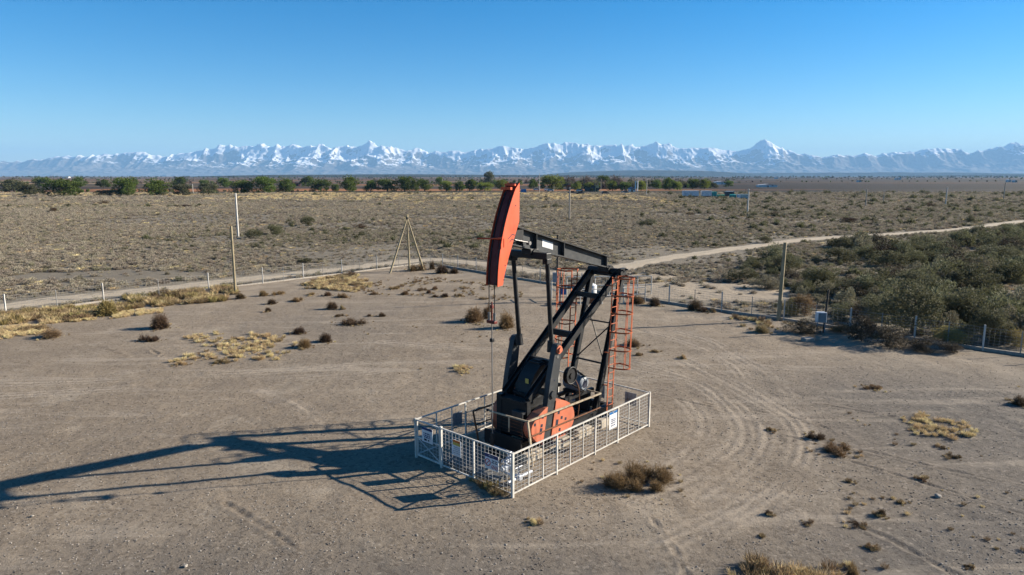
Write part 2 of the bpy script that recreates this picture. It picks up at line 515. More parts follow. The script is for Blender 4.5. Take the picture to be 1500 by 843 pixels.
# a pale bank of bare sand beyond the right-hand fence
gn = fbm(X * 0.09, Y * 0.09, 3, 88)
grey = np.clip(np.clip((X - 5) / 9, 0, 1) * np.clip((36 - Y) / 9, 0, 1) + 0.7 * np.clip((18.5 - Y) / 4, 0, 1) + (gn - 0.5) * 1.1, 0, 1)  # greyer gravel; part of its darkening stands in for the light direction
bank = np.clip(1 - np.hypot((X - 15.5) / 9.0, (Y - 53.5) / 5.5), 0, 1)
bank2 = np.clip(1 - np.hypot((X - 12.5) / 4.0, (Y - 62.0) / 3.0), 0, 1)
roadd = pl_dist(X, Y, ROAD_A)
Z -= 0.05 * np.clip(1 - roadd / 3.0, 0, 1)


def ground_z(x, y):
    i = int(np.clip(np.searchsorted(gx, x), 1, len(gx) - 1)); j = int(np.clip(np.searchsorted(gy, y), 1, len(gy) - 1))
    return float(min(Z[j, i], Z[j - 1, i - 1], Z[j, i - 1], Z[j - 1, i]))


def grid_mesh(name, X, Y, Z, m, attrs=None):
    ny, nx = X.shape
    me = bpy.data.meshes.new(name)
    co = np.stack([X, Y, Z], -1).reshape(-1, 3).astype(np.float32)
    i = (np.arange(ny - 1)[:, None] * nx + np.arange(nx - 1)[None, :]).ravel()
    q = np.stack([i, i + 1, i + nx + 1, i + nx], -1).astype(np.int32)
    me.vertices.add(len(co)); me.loops.add(q.size); me.polygons.add(len(q))
    me.vertices.foreach_set('co', co.ravel()); me.loops.foreach_set('vertex_index', q.ravel())
    me.polygons.foreach_set('loop_start', np.arange(0, q.size, 4, dtype=np.int32))
    me.polygons.foreach_set('use_smooth', np.ones(len(q), dtype=bool))
    for k, a in (attrs or {}).items():
        at = me.attributes.new(k, 'FLOAT', 'POINT'); at.data.foreach_set('value', a.ravel().astype(np.float32))
    me.update(); me.materials.append(m)
    return me


def ground_material():
    m, nt, b = nodes_of('ground')
    pos = N(nt, 'ShaderNodeNewGeometry').outputs['Position']
    def A(n):
        a = N(nt, 'ShaderNodeAttribute'); a.attribute_name = n; return a.outputs['Fac']
    sep = N(nt, 'ShaderNodeSeparateXYZ'); nt.links.new(pos, sep.inputs[0])
    n0 = noise(nt, pos, 0.07, 4, 0.55, 0.4); n1 = noise(nt, pos, 0.45, 5, 0.6, 0.6); n2 = noise(nt, pos, 3.2, 5, 0.65); n3 = noise(nt, pos, 14, 5, 0.8)
    # yard gravel
    c = mixc(nt, maprange(nt, n0, 0.36, 0.64), (0.33, 0.262, 0.186), (0.395, 0.318, 0.228))
    c = mixc(nt, math_(nt, 'MULTIPLY', maprange(nt, n1, 0.45, 0.70), 0.55), c, (0.285, 0.228, 0.168))
    c = mixc(nt, math_(nt, 'MULTIPLY', maprange(nt, n1, 0.46, 0.28), 0.7), c, (0.49, 0.41, 0.305))
    c = mixc(nt, math_(nt, 'MULTIPLY', A('grey'), 0.85), c, mixc(nt, maprange(nt, n1, 0.35, 0.65), (0.150, 0.135, 0.118), (0.205, 0.182, 0.155)))
    c = mixc(nt, math_(nt, 'MULTIPLY', A('track'), 0.85), c, (0.50, 0.415, 0.31))
    c = mixc(nt, math_(nt, 'MULTIPLY', A('rut'), 0.5), c, (0.17, 0.145, 0.12))
    c = mixc(nt, math_(nt, 'MULTIPLY', maprange(nt, n2, 0.4, 0.8), 0.35), c, mixc(nt, 1.0, c, (0.66, 0.64, 0.62), 'MULTIPLY'))
    vo = N(nt, 'ShaderNodeTexVoronoi'); vo.inputs['Scale'].default_value = 13; nt.links.new(pos, vo.inputs['Vector'])
    vs2 = N(nt, 'ShaderNodeSeparateColor'); nt.links.new(vo.outputs['Color'], vs2.inputs[0])
    cell = vs2.outputs[0]
    c = mixc(nt, math_(nt, 'MULTIPLY', maprange(nt, cell, 0.80, 0.90), 0.5), c, mixc(nt, 1.0, c, (0.5, 0.47, 0.45), 'MULTIPLY'))
    c = mixc(nt, math_(nt, 'MULTIPLY', maprange(nt, cell, 0.10, 0.01), 0.35), c, (0.54, 0.46, 0.36))
    c = mixc(nt, math_(nt, 'MULTIPLY', maprange(nt, n3, 0.45, 0.68), 0.5), c, mixc(nt, 1.0, c, (0.68, 0.66, 0.64), 'MULTIPLY'))
    mps = N(nt, 'ShaderNodeMapping'); mps.inputs['Scale'].default_value = (0.10, 0.85, 1); mps.inputs['Rotation'].default_value = (0, 0, -0.12); nt.links.new(pos, mps.inputs['Vector'])
    ns = noise(nt, mps.outputs[0], 1.0, 5, 0.6, 0.5)
    c = mixc(nt, math_(nt, 'MULTIPLY', maprange(nt, ns, 0.52, 0.68), 0.45), c, (0.50, 0.42, 0.32))
    gravel = c
    # open scrubland soil
    s = mixc(nt, maprange(nt, n0, 0.35, 0.65), (0.26, 0.22, 0.162), (0.34, 0.29, 0.212))
    s = mixc(nt, maprange(nt, n1, 0.4, 0.65), s, (0.25, 0.212, 0.155))
    s = mixc(nt, math_(nt, 'MULTIPLY', maprange(nt, n2, 0.4, 0.65), 0.6), s, (0.19, 0.165, 0.125))
    # pale sand
    sand = mixc(nt, maprange(nt, n2, 0.3, 0.7), (0.52, 0.43, 0.315), (0.40, 0.325, 0.23))
    s = mixc(nt, maprange(nt, math_(nt, 'ADD', A('sand'), math_(nt, 'MULTIPLY', n1, 0.5)), 0.42, 0.55), s, sand)
    # farmland beyond the row of trees: strips of vineyard, stubble, ploughed earth
    mp = N(nt, 'ShaderNodeMapping'); mp.inputs['Scale'].default_value = (1 / 380, 1 / 70, 1); mp.inputs['Rotation'].default_value = (0, 0, 0.05)
    nt.links.new(pos, mp.inputs['Vector'])
    vf = N(nt, 'ShaderNodeTexVoronoi'); vf.distance = 'CHEBYCHEV'; vf.inputs['Scale'].default_value = 1.0; nt.links.new(mp.outputs[0], vf.inputs['Vector'])
    vfs = N(nt, 'ShaderNodeSeparateColor'); nt.links.new(vf.outputs['Color'], vfs.inputs[0])
    cr = N(nt, 'ShaderNodeValToRGB'); cr.color_ramp.interpolation = 'CONSTANT'
    stops = [(0.0, (0.060, 0.045, 0.034)), (0.30, (0.085, 0.060, 0.040)), (0.44, (0.30, 0.15, 0.07)), (0.58, (0.055, 0.055, 0.034)), (0.72, (0.13, 0.10, 0.065)), (0.82, (0.34, 0.26, 0.16)), (0.93, (0.07, 0.052, 0.038))]
    el = cr.color_ramp.elements
    el[0].position, el[0].color = 0, (*stops[0][1], 1); el[1].position, el[1].color = stops[1][0], (*stops[1][1], 1)
    for p_, c_ in stops[2:]:
        e = el.new(p_); e.color = (*c_, 1)
    nt.links.new(vfs.outputs[0], cr.inputs[0])
    nf = noise(nt, pos, 0.02, 4, 0.6)
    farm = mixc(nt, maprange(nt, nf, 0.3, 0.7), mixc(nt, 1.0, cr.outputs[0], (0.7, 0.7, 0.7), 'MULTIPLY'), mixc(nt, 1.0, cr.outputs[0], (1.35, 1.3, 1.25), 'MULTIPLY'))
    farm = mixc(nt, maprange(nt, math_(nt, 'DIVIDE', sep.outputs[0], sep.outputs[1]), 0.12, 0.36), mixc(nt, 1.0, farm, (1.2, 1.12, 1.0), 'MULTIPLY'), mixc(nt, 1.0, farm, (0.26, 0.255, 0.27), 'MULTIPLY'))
    edge = math_(nt, 'ADD', sep.outputs[1], math_(nt, 'MULTIPLY', noise(nt, pos, 0.012, 3), 60))
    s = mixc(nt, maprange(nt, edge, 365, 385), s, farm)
    pad = maprange(nt, math_(nt, 'ADD', A('yard'), math_(nt, 'MULTIPLY', math_(nt, 'SUBTRACT', n1, 0.5), 2.4)), -0.4, 0.3)
    # thin weeds and pale silt along the inner edge of the fence
    edgec = mixc(nt, maprange(nt, n1, 0.4, 0.6), (0.47, 0.385, 0.28), (0.34, 0.27, 0.19))
    gravel = mixc(nt, math_(nt, 'MULTIPLY', maprange(nt, A('yard'), 9.0, 1.0), 0.65), gravel, edgec)
    c = mixc(nt, pad, s, gravel)
    c = mixc(nt, 1.0, c, (0.575, 0.582, 0.60), 'MULTIPLY')
    nt.links.new(c, b.inputs['Base Color'])
    b.inputs['Roughness'].default_value = 0.95
    b.inputs['Specular IOR Level'].default_value = 0.15
    h = math_(nt, 'ADD', math_(nt, 'MULTIPLY', n3, 0.6), math_(nt, 'MULTIPLY', n2, 0.7))
    h = math_(nt, 'ADD', h, math_(nt, 'MULTIPLY', maprange(nt, cell, 0.75, 1.0), 0.5))
    bp = N(nt, 'ShaderNodeBump'); bp.inputs['Strength'].default_value = 0.8; bp.inputs['Distance'].default_value = 0.05
    nt.links.new(h, bp.inputs['Height']); nt.links.new(bp.outputs[0], b.inputs['Normal'])
    return m


M['ground'] = ground_material()
Zg = Z + 0.5 * bank ** 1.2 * fbm(X * 0.4, Y * 0.4, 3, 77) + 0.9 * bank2 * fbm(X * 0.5, Y * 0.5, 2, 78)
Z = Zg
ground = mesh_obj('ground', grid_mesh('ground', X, Y, Z, M['ground'], {'yard': np.clip(yard, -30, 30), 'track': track, 'rut': rut, 'grey': grey, 'sand': np.clip(bank * 1.3 + bank2 * 1.4, 0, 1)}))
tag(ground, kind='structure')

# dirt road round the yard and off to the right
def road_material():
    m, nt, b = nodes_of('dirt_road')
    pos = N(nt, 'ShaderNodeNewGeometry').outputs['Position']
    n1 = noise(nt, pos, 0.5, 5, 0.6); n2 = noise(nt, pos, 4, 4, 0.65)
    a = N(nt, 'ShaderNodeAttribute'); a.attribute_name = 'across'
    c = mixc(nt, maprange(nt, n1, 0.35, 0.65), (0.44, 0.365, 0.265), (0.53, 0.445, 0.33))
    c = mixc(nt, math_(nt, 'MULTIPLY', maprange(nt, n2, 0.4, 0.7), 0.5), c, (0.31, 0.265, 0.2))
    lane = maprange(nt, math_(nt, 'ABSOLUTE', math_(nt, 'SUBTRACT', a.outputs['Fac'], 0.0)), 0.0, 0.28)
    c = mixc(nt, math_(nt, 'MULTIPLY', math_(nt, 'SUBTRACT', 1.0, lane), maprange(nt, n1, 0.45, 0.6)), c, (0.33, 0.28, 0.205))
    c = mixc(nt, 1.0, c, (0.64, 0.63, 0.61), 'MULTIPLY')
    nt.links.new(c, b.inputs['Base Color']); b.inputs['Roughness'].default_value = 0.95
    bp = N(nt, 'ShaderNodeBump'); bp.inputs['Distance'].default_value = 0.04; nt.links.new(n2, bp.inputs['Height']); nt.links.new(bp.outputs[0], b.inputs['Normal'])
    return m


M['road'] = road_material()
RV, RF, RA = [], [], []
nc = 9
for i, p in enumerate(ROAD_A):
    t = (ROAD_A[min(i + 1, len(ROAD_A) - 1)] - ROAD_A[max(i - 1, 0)]).normalized()
    nrm = Vector((-t.y, t.x, 0))
    hw = 1.45 + 0.3 * math.sin(i * 0.9) * random.Random(i).random()
    for k in range(nc):
        a = -1 + 2 * k / (nc - 1)
        w = hw * a + (random.Random(i * 31 + k).random() - 0.5) * 0.5 * (abs(a) > 0.9)
        q = p + nrm * w
        z = ground_z(q.x, q.y) + 0.05 - 0.05 * abs(a) ** 3 - (0.025 if 0.35 < abs(a) < 0.6 else 0)
        RV.append((q.x, q.y, z)); RA.append(a)
    if i:
        for k in range(nc - 1):
            b0 = (i - 1) * nc + k
            RF.append((b0, b0 + 1, b0 + nc + 1, b0 + nc))
me = bpy.data.meshes.new('dirt_road'); me.from_pydata(RV, [], RF)
me.polygons.foreach_set('use_smooth', [True] * len(RF))
at = me.attributes.new('across', 'FLOAT', 'POINT'); at.data.foreach_set('value', np.array(RA, dtype=np.float32)); me.materials.append(M['road'])
tag(mesh_obj('dirt_road', me), kind='structure')

# ------------------------------------------------------------------ mountains, low hills, haze
def mountain_material():
    m, nt, b = nodes_of('mountain')
    g = N(nt, 'ShaderNodeNewGeometry'); pos = g.outputs['Position']
    sp = N(nt, 'ShaderNodeSeparateXYZ'); nt.links.new(pos, sp.inputs[0])
    sn = N(nt, 'ShaderNodeSeparateXYZ'); nt.links.new(g.outputs['Normal'], sn.inputs[0])
    n1 = noise(nt, pos, 0.0025, 6, 0.6); n2 = noise(nt, pos, 0.012, 4, 0.6)
    sl = N(nt, 'ShaderNodeAttribute'); sl.attribute_name = 'snowline'
    lvl = math_(nt, 'SUBTRACT', sp.outputs[2], sl.outputs['Fac'])
    lvl = math_(nt, 'ADD', lvl, math_(nt, 'MULTIPLY', math_(nt, 'SUBTRACT', n1, 0.5), 300))
    lvl = math_(nt, 'ADD', lvl, math_(nt, 'MULTIPLY', math_(nt, 'SUBTRACT', n2, 0.5), 260))
    lvl = math_(nt, 'ADD', lvl, math_(nt, 'MULTIPLY', math_(nt, 'SUBTRACT', sn.outputs[2], 0.74), 1000))
    f = maprange(nt, lvl, -25, 45)
    rock = mixc(nt, maprange(nt, n2, 0.35, 0.65), (0.09, 0.08, 0.07), (0.14, 0.12, 0.10))
    nt.links.new(mixc(nt, f, rock, (0.66, 0.67, 0.68)), b.inputs['Base Color'])
    b.inputs['Roughness'].default_value = 0.9; b.inputs['Specular IOR Level'].default_value = 0.1
    bp = N(nt, 'ShaderNodeBump'); bp.inputs['Strength'].default_value = 1.0; bp.inputs['Distance'].default_value = 90.0
    nb = N(nt, 'ShaderNodeTexNoise'); nb.noise_type = 'RIDGED_MULTIFRACTAL'; nb.inputs['Scale'].default_value = 0.0042; nb.inputs['Detail'].default_value = 6; nb.inputs['Roughness'].default_value = 0.6; nt.links.new(pos, nb.inputs['Vector'])
    nt.links.new(nb.outputs[0], bp.inputs['Height']); nt.links.new(bp.outputs[0], b.inputs['Normal'])
    return m


M['mountain'] = mountain_material()
SKYLINE = [(-900, 238), (-500, 232), (-200, 234), (0, 236), (40, 236), (80, 232), (110, 229), (150, 228), (190, 226), (222, 224), (240, 229), (262, 228), (290, 222), (320, 218), (333, 213), (345, 212), (365, 214), (385, 213), (420, 213), (450, 214), (475, 211), (490, 216), (500, 213), (515, 214), (535, 213), (547, 208), (560, 216), (577, 216), (595, 222), (612, 218), (630, 224), (645, 221), (662, 223), (700, 222), (715, 217), (735, 217), (750, 214), (765, 219), (785, 215), (803, 212), (820, 212), (832, 209), (845, 213), (865, 213), (890, 211), (905, 213), (935, 213), (955, 208), (975, 213), (990, 220), (1020, 218), (1043, 217), (1075, 223), (1092, 218), (1113, 203), (1125, 208), (1142, 219), (1160, 223), (1190, 230), (1210, 228), (1235, 229), (1255, 224), (1275, 227), (1300, 222), (1330, 223), (1355, 219), (1380, 217), (1410, 223), (1440, 218), (1480, 210), (1500, 213), (1700, 220), (2000, 228), (2400, 238)]
MD = 20000.0
mx = np.linspace(-20000, 20000, 1700)
my = np.concatenate([np.linspace(17200, 22000, 210)])
MX, MY = np.meshgrid(mx, my)
sxp = np.array([s[0] for s in SKYLINE]); syp = np.array([258.0 - s[1] for s in SKYLINE])
prof = np.interp(750 + 1000 * MX / MD, sxp, syp) / 1000.0 * MD * 1.01


def ridged(x, y, o, seed):
    r = 0; a = 1.0; t = 0; w = 1.0
    for k in range(o):
        n = 1 - np.abs(2 * vnoise(x * 2.05 ** k + 31.7 * k, y * 2.05 ** k + 11.3 * k, seed + k) - 1)
        n = n ** 1.7
        r = r + a * n * w; t += a; w = np.clip(n * 1.6, 0, 1); a *= 0.52
    return r / t


rg = ridged(MX / 1500 + 0.6 * vnoise(MX / 2600, MY / 1500, 71), MY / 1400, 7, 100) * (0.7 + 0.6 * vnoise(MX / 2400, MY / 2400, 72))
rg2 = ridged(MX / 330 + 5, MY / 480, 5, 200)
u_ = (MY - 17200) / (MD - 17200)
env = np.where(MY < MD, np.clip(u_, 0, 1) ** 1.35, np.clip(1 - (MY - MD) / 2600, 0, 1) ** 0.8)
crest = np.exp(-(np.abs(MY - MD + 420 * (vnoise(MX / 900, MX * 0 + 3.3, 19) - 0.5)) / 330.0) ** 1.4)
body = env * (0.22 + 0.62 * rg + 0.20 * rg2)
MZ = prof * np.minimum(body, 0.93) * (1 - crest) + prof * crest * (0.95 + 0.15 * (rg2 - 0.3))
# the skyline crest itself follows the photographed outline; nearer spurs stay below it
MZ = np.minimum(MZ, prof * 1.02)
MZ = MZ - 25 * (1 - np.clip(u_ * 8, 0, 1))
snowl = np.interp(750 + 1000 * MX / MD, [-900, 0, 200, 300, 450, 700, 900, 1100, 1250, 1400, 1500, 2400], [640, 620, 560, 500, 470, 480, 480, 500, 580, 660, 740, 740])
mountains = mesh_obj('mountain_range', grid_mesh('mountain_range', MX, MY, MZ, M['mountain'], {'snowline': snowl}))
tag(mountains, kind='structure')


def hill_strip(name, x0, x1, y0, depth, prof_fn, seed, m, nx=260, ny=24):
    hx = np.linspace(x0, x1, nx); hy = np.linspace(y0, y0 + depth, ny)
    HX, HY = np.meshgrid(hx, hy)
    e = np.sin(np.pi * np.clip((HY - y0) / depth, 0, 1)) ** 0.8
    t = np.clip((HX - x0) / (x1 - x0), 0, 1)
    HZ = prof_fn(t) * e * (0.75 + 0.5 * fbm(HX / 900, HY / 500, 4, seed)) - 3
    return tag(mesh_obj(name, grid_mesh(name, HX, HY, HZ, m)), kind='structure')


def hill_material(name, a, b_):
    m, nt, b = nodes_of(name)
    pos = N(nt, 'ShaderNodeNewGeometry').outputs['Position']
    nt.links.new(mixc(nt, maprange(nt, noise(nt, pos, 0.008, 5, 0.65), 0.35, 0.65), a, b_), b.inputs['Base Color'])
    b.inputs['Roughness'].default_value = 1.0; b.inputs['Specular IOR Level'].default_value = 0.0
    return m


M['hill'] = hill_material('scrub_hill', (0.022, 0.027, 0.02), (0.05, 0.048, 0.035))
hill_strip('hills', 400, 3400, 9000, 1200, lambda t: 92 * np.sin(np.pi * t) ** 0.45, 5, M['hill'])
hill_strip('hills', 2600, 9500, 10500, 1600, lambda t: 66 * np.sin(np.pi * t) ** 0.4, 6, M['hill'])
hill_strip('hills', 4200, 11000, 7000, 1200, lambda t: 30 * np.sin(np.pi * t) ** 0.3, 9, M['hill'])
hill_strip('hills', -2600, 1500, 5200, 800, lambda t: 24 * np.sin(np.pi * t) ** 0.4, 7, M['hill'])
hill_strip('hills', -2100, -300, 4200, 500, lambda t: 19 * np.sin(np.pi * t) ** 0.5, 8, M['hill'])

hz = MB().box((-27500, -3500, -28), (27500, 27500, 1030))
hm = bpy.data.materials.new('haze'); hm.use_nodes = True
hm.node_tree.nodes.remove(hm.node_tree.nodes['Principled BSDF'])
pv = hm.node_tree.nodes.new('ShaderNodeVolumePrincipled')
pv.inputs['Color'].default_value = (0.26, 0.50, 0.82, 1)
pv.inputs['Density'].default_value = 5.0e-5
pv.inputs['Anisotropy'].default_value = 0.0
hm.node_tree.links.new(pv.outputs[0], hm.node_tree.nodes['Material Output'].inputs['Volume'])
try:
    hm.cycles.homogeneous_volume = True
    hm.cycles.volume_sampling = 'DISTANCE'
except Exception:
    pass
haze = hz.build('haze', hm)
tag(haze, kind='stuff')
#PART3

# ------------------------------------------------------------------ pumpjack (front-mounted unit: post at the rear, head over the well)
PO = (4.4, 2.1, 0.0)                      # root of the pumpjack in enclosure coordinates
CY = 2.1
pump = empty('pumpjack', loc2world(*PO), FANG)
tag(pump, 'black and orange pumpjack with raised red horse head inside the white fence', 'pumpjack')


def part(mb, name, mat_, parent=None):
    return mb.build(name, M[mat_], parent or pump, PO)


PIV = Vector((7.6, 0, 5.52)); RAD = 6.22


def arc(r, a0, a1, n):
    return [(PIV.x + r * math.cos(math.radians(a0 + (a1 - a0) * k / n)), PIV.z + r * math.sin(math.radians(a0 + (a1 - a0) * k / n))) for k in range(n + 1)]


# horse head: two cheek plates, a recessed curved face and a centre groove
front = arc(RAD, 178.6, 150.2, 22)
out = front + [(2.38, 8.80), (2.37, 7.62), (1.86, 6.48), (1.68, 5.98), (1.62, 5.70)]
head = MB()
head.prism(out, CY - 0.25, CY - 0.225)
head.prism(out, CY + 0.225, CY + 0.25)
hh = part(head, 'horse_head', 'orange')
hh['label'] = 'curved orange horse head plates'
fc = MB(); inn = arc(RAD - 0.05, 178.4, 150.6, 22); inb = arc(RAD - 0.10, 178.4, 150.6, 22)
fc.prism(inn + inb[::-1], CY - 0.224, CY + 0.224)
fc.prism([(2.36, 8.78), (2.35, 7.63), (2.31, 7.63), (2.31, 8.70)], CY - 0.224, CY + 0.224)
part(fc, 'face_plate', 'dark_red', hh)
a1 = arc(RAD - 0.03, 178.2, 151.0, 22); a2 = arc(RAD - 0.052, 178.2, 151.0, 22)
for s in (-0.16, 0.16):
    part(MB().prism(a1 + a2[::-1], CY + s - 0.018, CY + s + 0.018), 'cable_guide', 'black', hh)
part(MB().prism(arc(RAD - 0.035, 168, 152, 10) + arc(RAD - 0.049, 168, 152, 10)[::-1], CY - 0.09, CY + 0.09), 'wear_strip', 'dark_red', hh)
part(MB().box((2.02, CY - 0.2, 8.58), (2.10, CY + 0.2, 8.66)).box((2.2, CY - 0.21, 8.70), (2.26, CY + 0.21, 8.76)), 'top_crossbar', 'orange', hh)
part(MB().tube((1.52, CY - 0.34, 7.14), (1.40, CY + 0.62, 7.10), 0.026, 8).tube((1.60, CY - 0.31, 7.14), (1.60, CY - 0.31, 6.86), 0.018, 6), 'locking_pin', 'orange', hh)
bk = MB()
for (x0, z0), (x1, z1), (x2, z2) in (((1.86, 7.10), (2.04, 7.23), (2.16, 7.20)), ((1.92, 7.00), (2.04, 7.09), (2.10, 7.06))):
    bk.beam((x0, CY - 0.2525, z0), (x1, CY - 0.2525, z1), 0.005, 0.022, (0, 0, 1)).beam((x1, CY - 0.2525, z1), (x2, CY - 0.2525, z2), 0.005, 0.022, (0, 0, 1))
part(bk, 'chevron_mark', 'ink', hh)
bl = MB()
for x, z in ((2.2, 8.1), (1.66, 5.86), (1.72, 6.3)):
    bl.tube((x, CY - 0.256, z), (x, CY - 0.25, z), 0.022, 8)
part(bl, 'bolt_hole', 'ink', hh)

# walking beam
BA, BB = Vector((2.0, CY, 7.30)), Vector((7.62, CY, 5.86))
bdir = (BB - BA).normalized(); bup = Vector((-bdir.z, 0, bdir.x)); bup = bup if bup.z > 0 else -bup
def btop(x): return 7.50 - 0.27 * (x - 2.16)
def bbot(x): return btop(x) - (0.60 - 0.20 * (x - 2.0) / 5.6)
wbm = MB().prism([(2.0, btop(2.0) - .02), (7.62, btop(7.62) - .02), (7.62, bbot(7.62) + .02), (2.0, bbot(2.0) + .02)], CY - 0.015, CY + 0.015)
wb = part(wbm, 'walking_beam', 'grey')
part(MB().beam((2.0, CY, btop(2.0)), (7.64, CY, btop(7.64)), 0.33, 0.04), 'top_flange', 'black', wb)
part(MB().beam((2.0, CY, bbot(2.0)), (7.64, CY, bbot(7.64)), 0.33, 0.04), 'bottom_flange', 'grey', wb)
for t in (0.12, 0.24, 0.5, 0.96):
    c = BA.lerp(BB, t)
    part(MB().box((c.x - .009, CY - .15, bbot(c.x) + .025), (c.x + .009, CY - .016, btop(c.x) - .025)), 'stiffener', 'grey', wb)
c0 = BA.lerp(BB, 0.30); c1 = BA.lerp(BB, 0.385)
wpl = MB()
wpl.prism([(3.78, btop(3.78) - .12), (4.34, btop(4.34) - .12), (4.34, btop(4.34) - .36), (3.78, btop(3.78) - .36)], CY - .024, CY - .016)
pl_ = part(wpl, 'name_plate', 'sign_white', wb); pl_['label'] = 'blank white plate on the beam web'
part(MB().box((1.95, CY - .20, 6.98), (2.62, CY + .20, 7.34)), 'head_hinge', 'black', wb)
part(MB().tube((2.84, CY - 0.30, 6.90), (2.84, CY - 0.17, 6.90), 0.06, 12).tube((2.2, CY - 0.22, 7.05), (2.84, CY - 0.26, 6.92), 0.016, 6), 'hinge_bolt', 'steel', wb)

# equaliser with its bearing, and the two pitman arms
eq = part(MB().box((3.04, CY - 0.80, 6.38), (3.30, CY + 0.80, 6.60), bev=0.025), 'equalizer_beam', 'black')
part(MB().box((2.98, CY - 0.20, 6.50), (3.40, CY + 0.20, 6.68), bev=0.02).tube((3.18, CY - 0.24, 6.56), (3.18, CY + 0.24, 6.56), 0.13, 14), 'equalizer_bearing', 'black', eq)
WN = Vector((3.46, 1.30, 3.43)); WF = Vector((3.46, 2.90, 3.43))
for y, wp in ((CY - 0.72, WN), (CY + 0.72, WF)):
    p = MB(); top = Vector((3.17, y, 6.44)); bot = wp + Vector((0, 0.10 if y < CY else -0.10, 0.12))
    p.tube(top, bot, 0.075, 12)
    pt = part(p, 'pitman_arm', 'black')
    part(MB().box((top.x - 0.12, y - 0.10, 6.24), (top.x + 0.12, y + 0.10, 6.42), bev=0.02).tube((top.x - 0.15, y, 6.34), (top.x + 0.15, y, 6.34), 0.05, 10), 'pitman_clevis', 'black', pt)
    part(MB().tube(bot + Vector((0, 0.02, 0.14)), bot + Vector((0, 0.0, -0.22)), 0.12, 12, 0.15), 'wrist_bearing', 'black', pt)

# cranks with bolted orange counterweights
SH = Vector((3.17, 0, 2.02))
cd = (Vector((WN.x, 0, WN.z)) - SH).normalized()
cs = Vector((cd.z, 0, -cd.x))               # to the rear


def crk(s, t):
    q = SH + cd * s + cs * t
    return (q.x, q.z)


for sgn in (-1, 1):
    yo = CY + sgn * 1.00; yi = CY + sgn * 0.80
    ya, yb = min(yo, yi), max(yo, yi)
    cr_out = [crk(1.62, -0.10), crk(1.66, 0.0), crk(1.62, 0.10), crk(1.45, 0.155), crk(0.75, 0.20), crk(0.3, 0.215), crk(-0.6, 0.19), crk(-1.5, 0.18), crk(-1.53, 0.15), crk(-1.53, -0.15), crk(-1.5, -0.18), crk(-0.6, -0.19), crk(0.3, -0.215), crk(0.75, -0.20), crk(1.45, -0.155)]
    ck = part(MB().prism(cr_out, ya, yb), 'crank_arm', 'grey')
    hb = MB()
    for s in (1.2, 0.45, 0.0, -0.55):
        x, z = crk(s, 0)
        r = 0.035 if s else 0.05
        hb.tube((x, yo, z), (x, yo + sgn * 0.006, z), r, 10)
    part(hb, 'pin_hole', 'ink', ck)
    x, z = crk(1.46, 0)
    part(MB().tube((x, yo + sgn * 0.10, z), (x, yi - sgn * 0.12, z), 0.085, 14).tube((x, yo, z), (x, yo + sgn * 0.04, z), 0.14, 14), 'wrist_pin', 'weight', ck)
    x, z = crk(1.22, 0)
    part(MB().tube((x, yo, z), (x, yo + sgn * 0.012, z), 0.055, 14), 'pin_ring', 'steel', ck)
    # counterweights: rounded slabs clamped to each edge of the crank
    wy0, wy1 = sorted((yo - sgn * 0.30, yo + sgn * 0.035))
    fk = 0.88 if sgn < 0 else 0.45
    fr = [crk(-0.40, -0.20)] + [crk(s_, -0.20 - fk * t_) for s_, t_ in ((-0.44, 0.12), (-0.62, 0.42), (-0.80, 0.64), (-0.96, 0.76), (-1.08, 0.79), (-1.22, 0.75), (-1.36, 0.64), (-1.48, 0.46), (-1.57, 0.25), (-1.62, 0.08))] + [crk(-1.63, -0.20)]
    re_ = [crk(-0.22, 0.20)] + [crk(-0.86 + 0.66 * math.cos(math.radians(a)), 0.20 + 1.14 * math.sin(math.radians(a)) ** 0.75) for a in range(10, 176, 12)] + [crk(-1.50, 0.20)]
    for o_, sg in ((fr, -1), (re_, 1)):
        w_ = part(MB().prism(o_, wy0, wy1), 'counterweight', 'weight', ck)
    hs = MB()
    yy0, yy1 = sorted((yo + sgn * 0.035, yo + sgn * 0.041))
    for s, t, a, b_ in ((-0.72, -0.40, .05, .05), (-1.18, -0.40, .10, .06), (-1.0, -0.40, .05, .05), (-0.95, -0.75, .045, .045), (-0.62, 0.42, .05, .05), (-0.95, 0.40, .10, .06), (-0.8, 0.62, .05, .05), (-0.85, 0.85, .045, .045), (-1.2, 0.6, .05, .05)):
        hs.prism([crk(s - a, t - b_), crk(s + a, t - b_), crk(s + a, t + b_), crk(s - a, t + b_)], yy0, yy1)
    part(hs, 'bolt_pocket', 'ink', ck)

# gear reducer on its pedestal
gb = MB()
gb.prism([(2.86, 1.45), (2.80, 1.9), (2.92, 2.3), (3.12, 2.58), (3.40, 2.80), (3.85, 2.80), (4.22, 2.52), (4.38, 2.1), (4.36, 1.45)], CY - 0.30, CY + 0.30)
gbx = part(gb, 'gear_reducer', 'black')
part(MB().box((2.74, CY - 0.36, 1.86), (4.44, CY + 0.36, 1.96)), 'casing_flange', 'black', gbx)
part(MB().box((3.42, CY - 0.24, 2.80), (3.84, CY + 0.24, 2.87), bev=0.015).box((3.5, CY - 0.16, 2.87), (3.7, CY + 0.16, 2.92), bev=0.015), 'inspection_cover', 'black', gbx)
part(MB().tube((SH.x, CY - 1.06, SH.z), (SH.x, CY + 1.06, SH.z), 0.13, 16).tube((SH.x, CY - 0.44, SH.z), (SH.x, CY + 0.44, SH.z), 0.24, 18), 'output_shaft', 'grey', gbx)
npm = MB(); npm.box((2.895, CY - 0.2, 2.26), (2.905, CY - 0.06, 2.42))
part(npm, 'data_plate', 'sign_yellow', gbx)
part(MB().box((2.80, CY - 0.40, 0.55), (4.38, CY + 0.40, 1.45)), 'gear_pedestal', 'black')
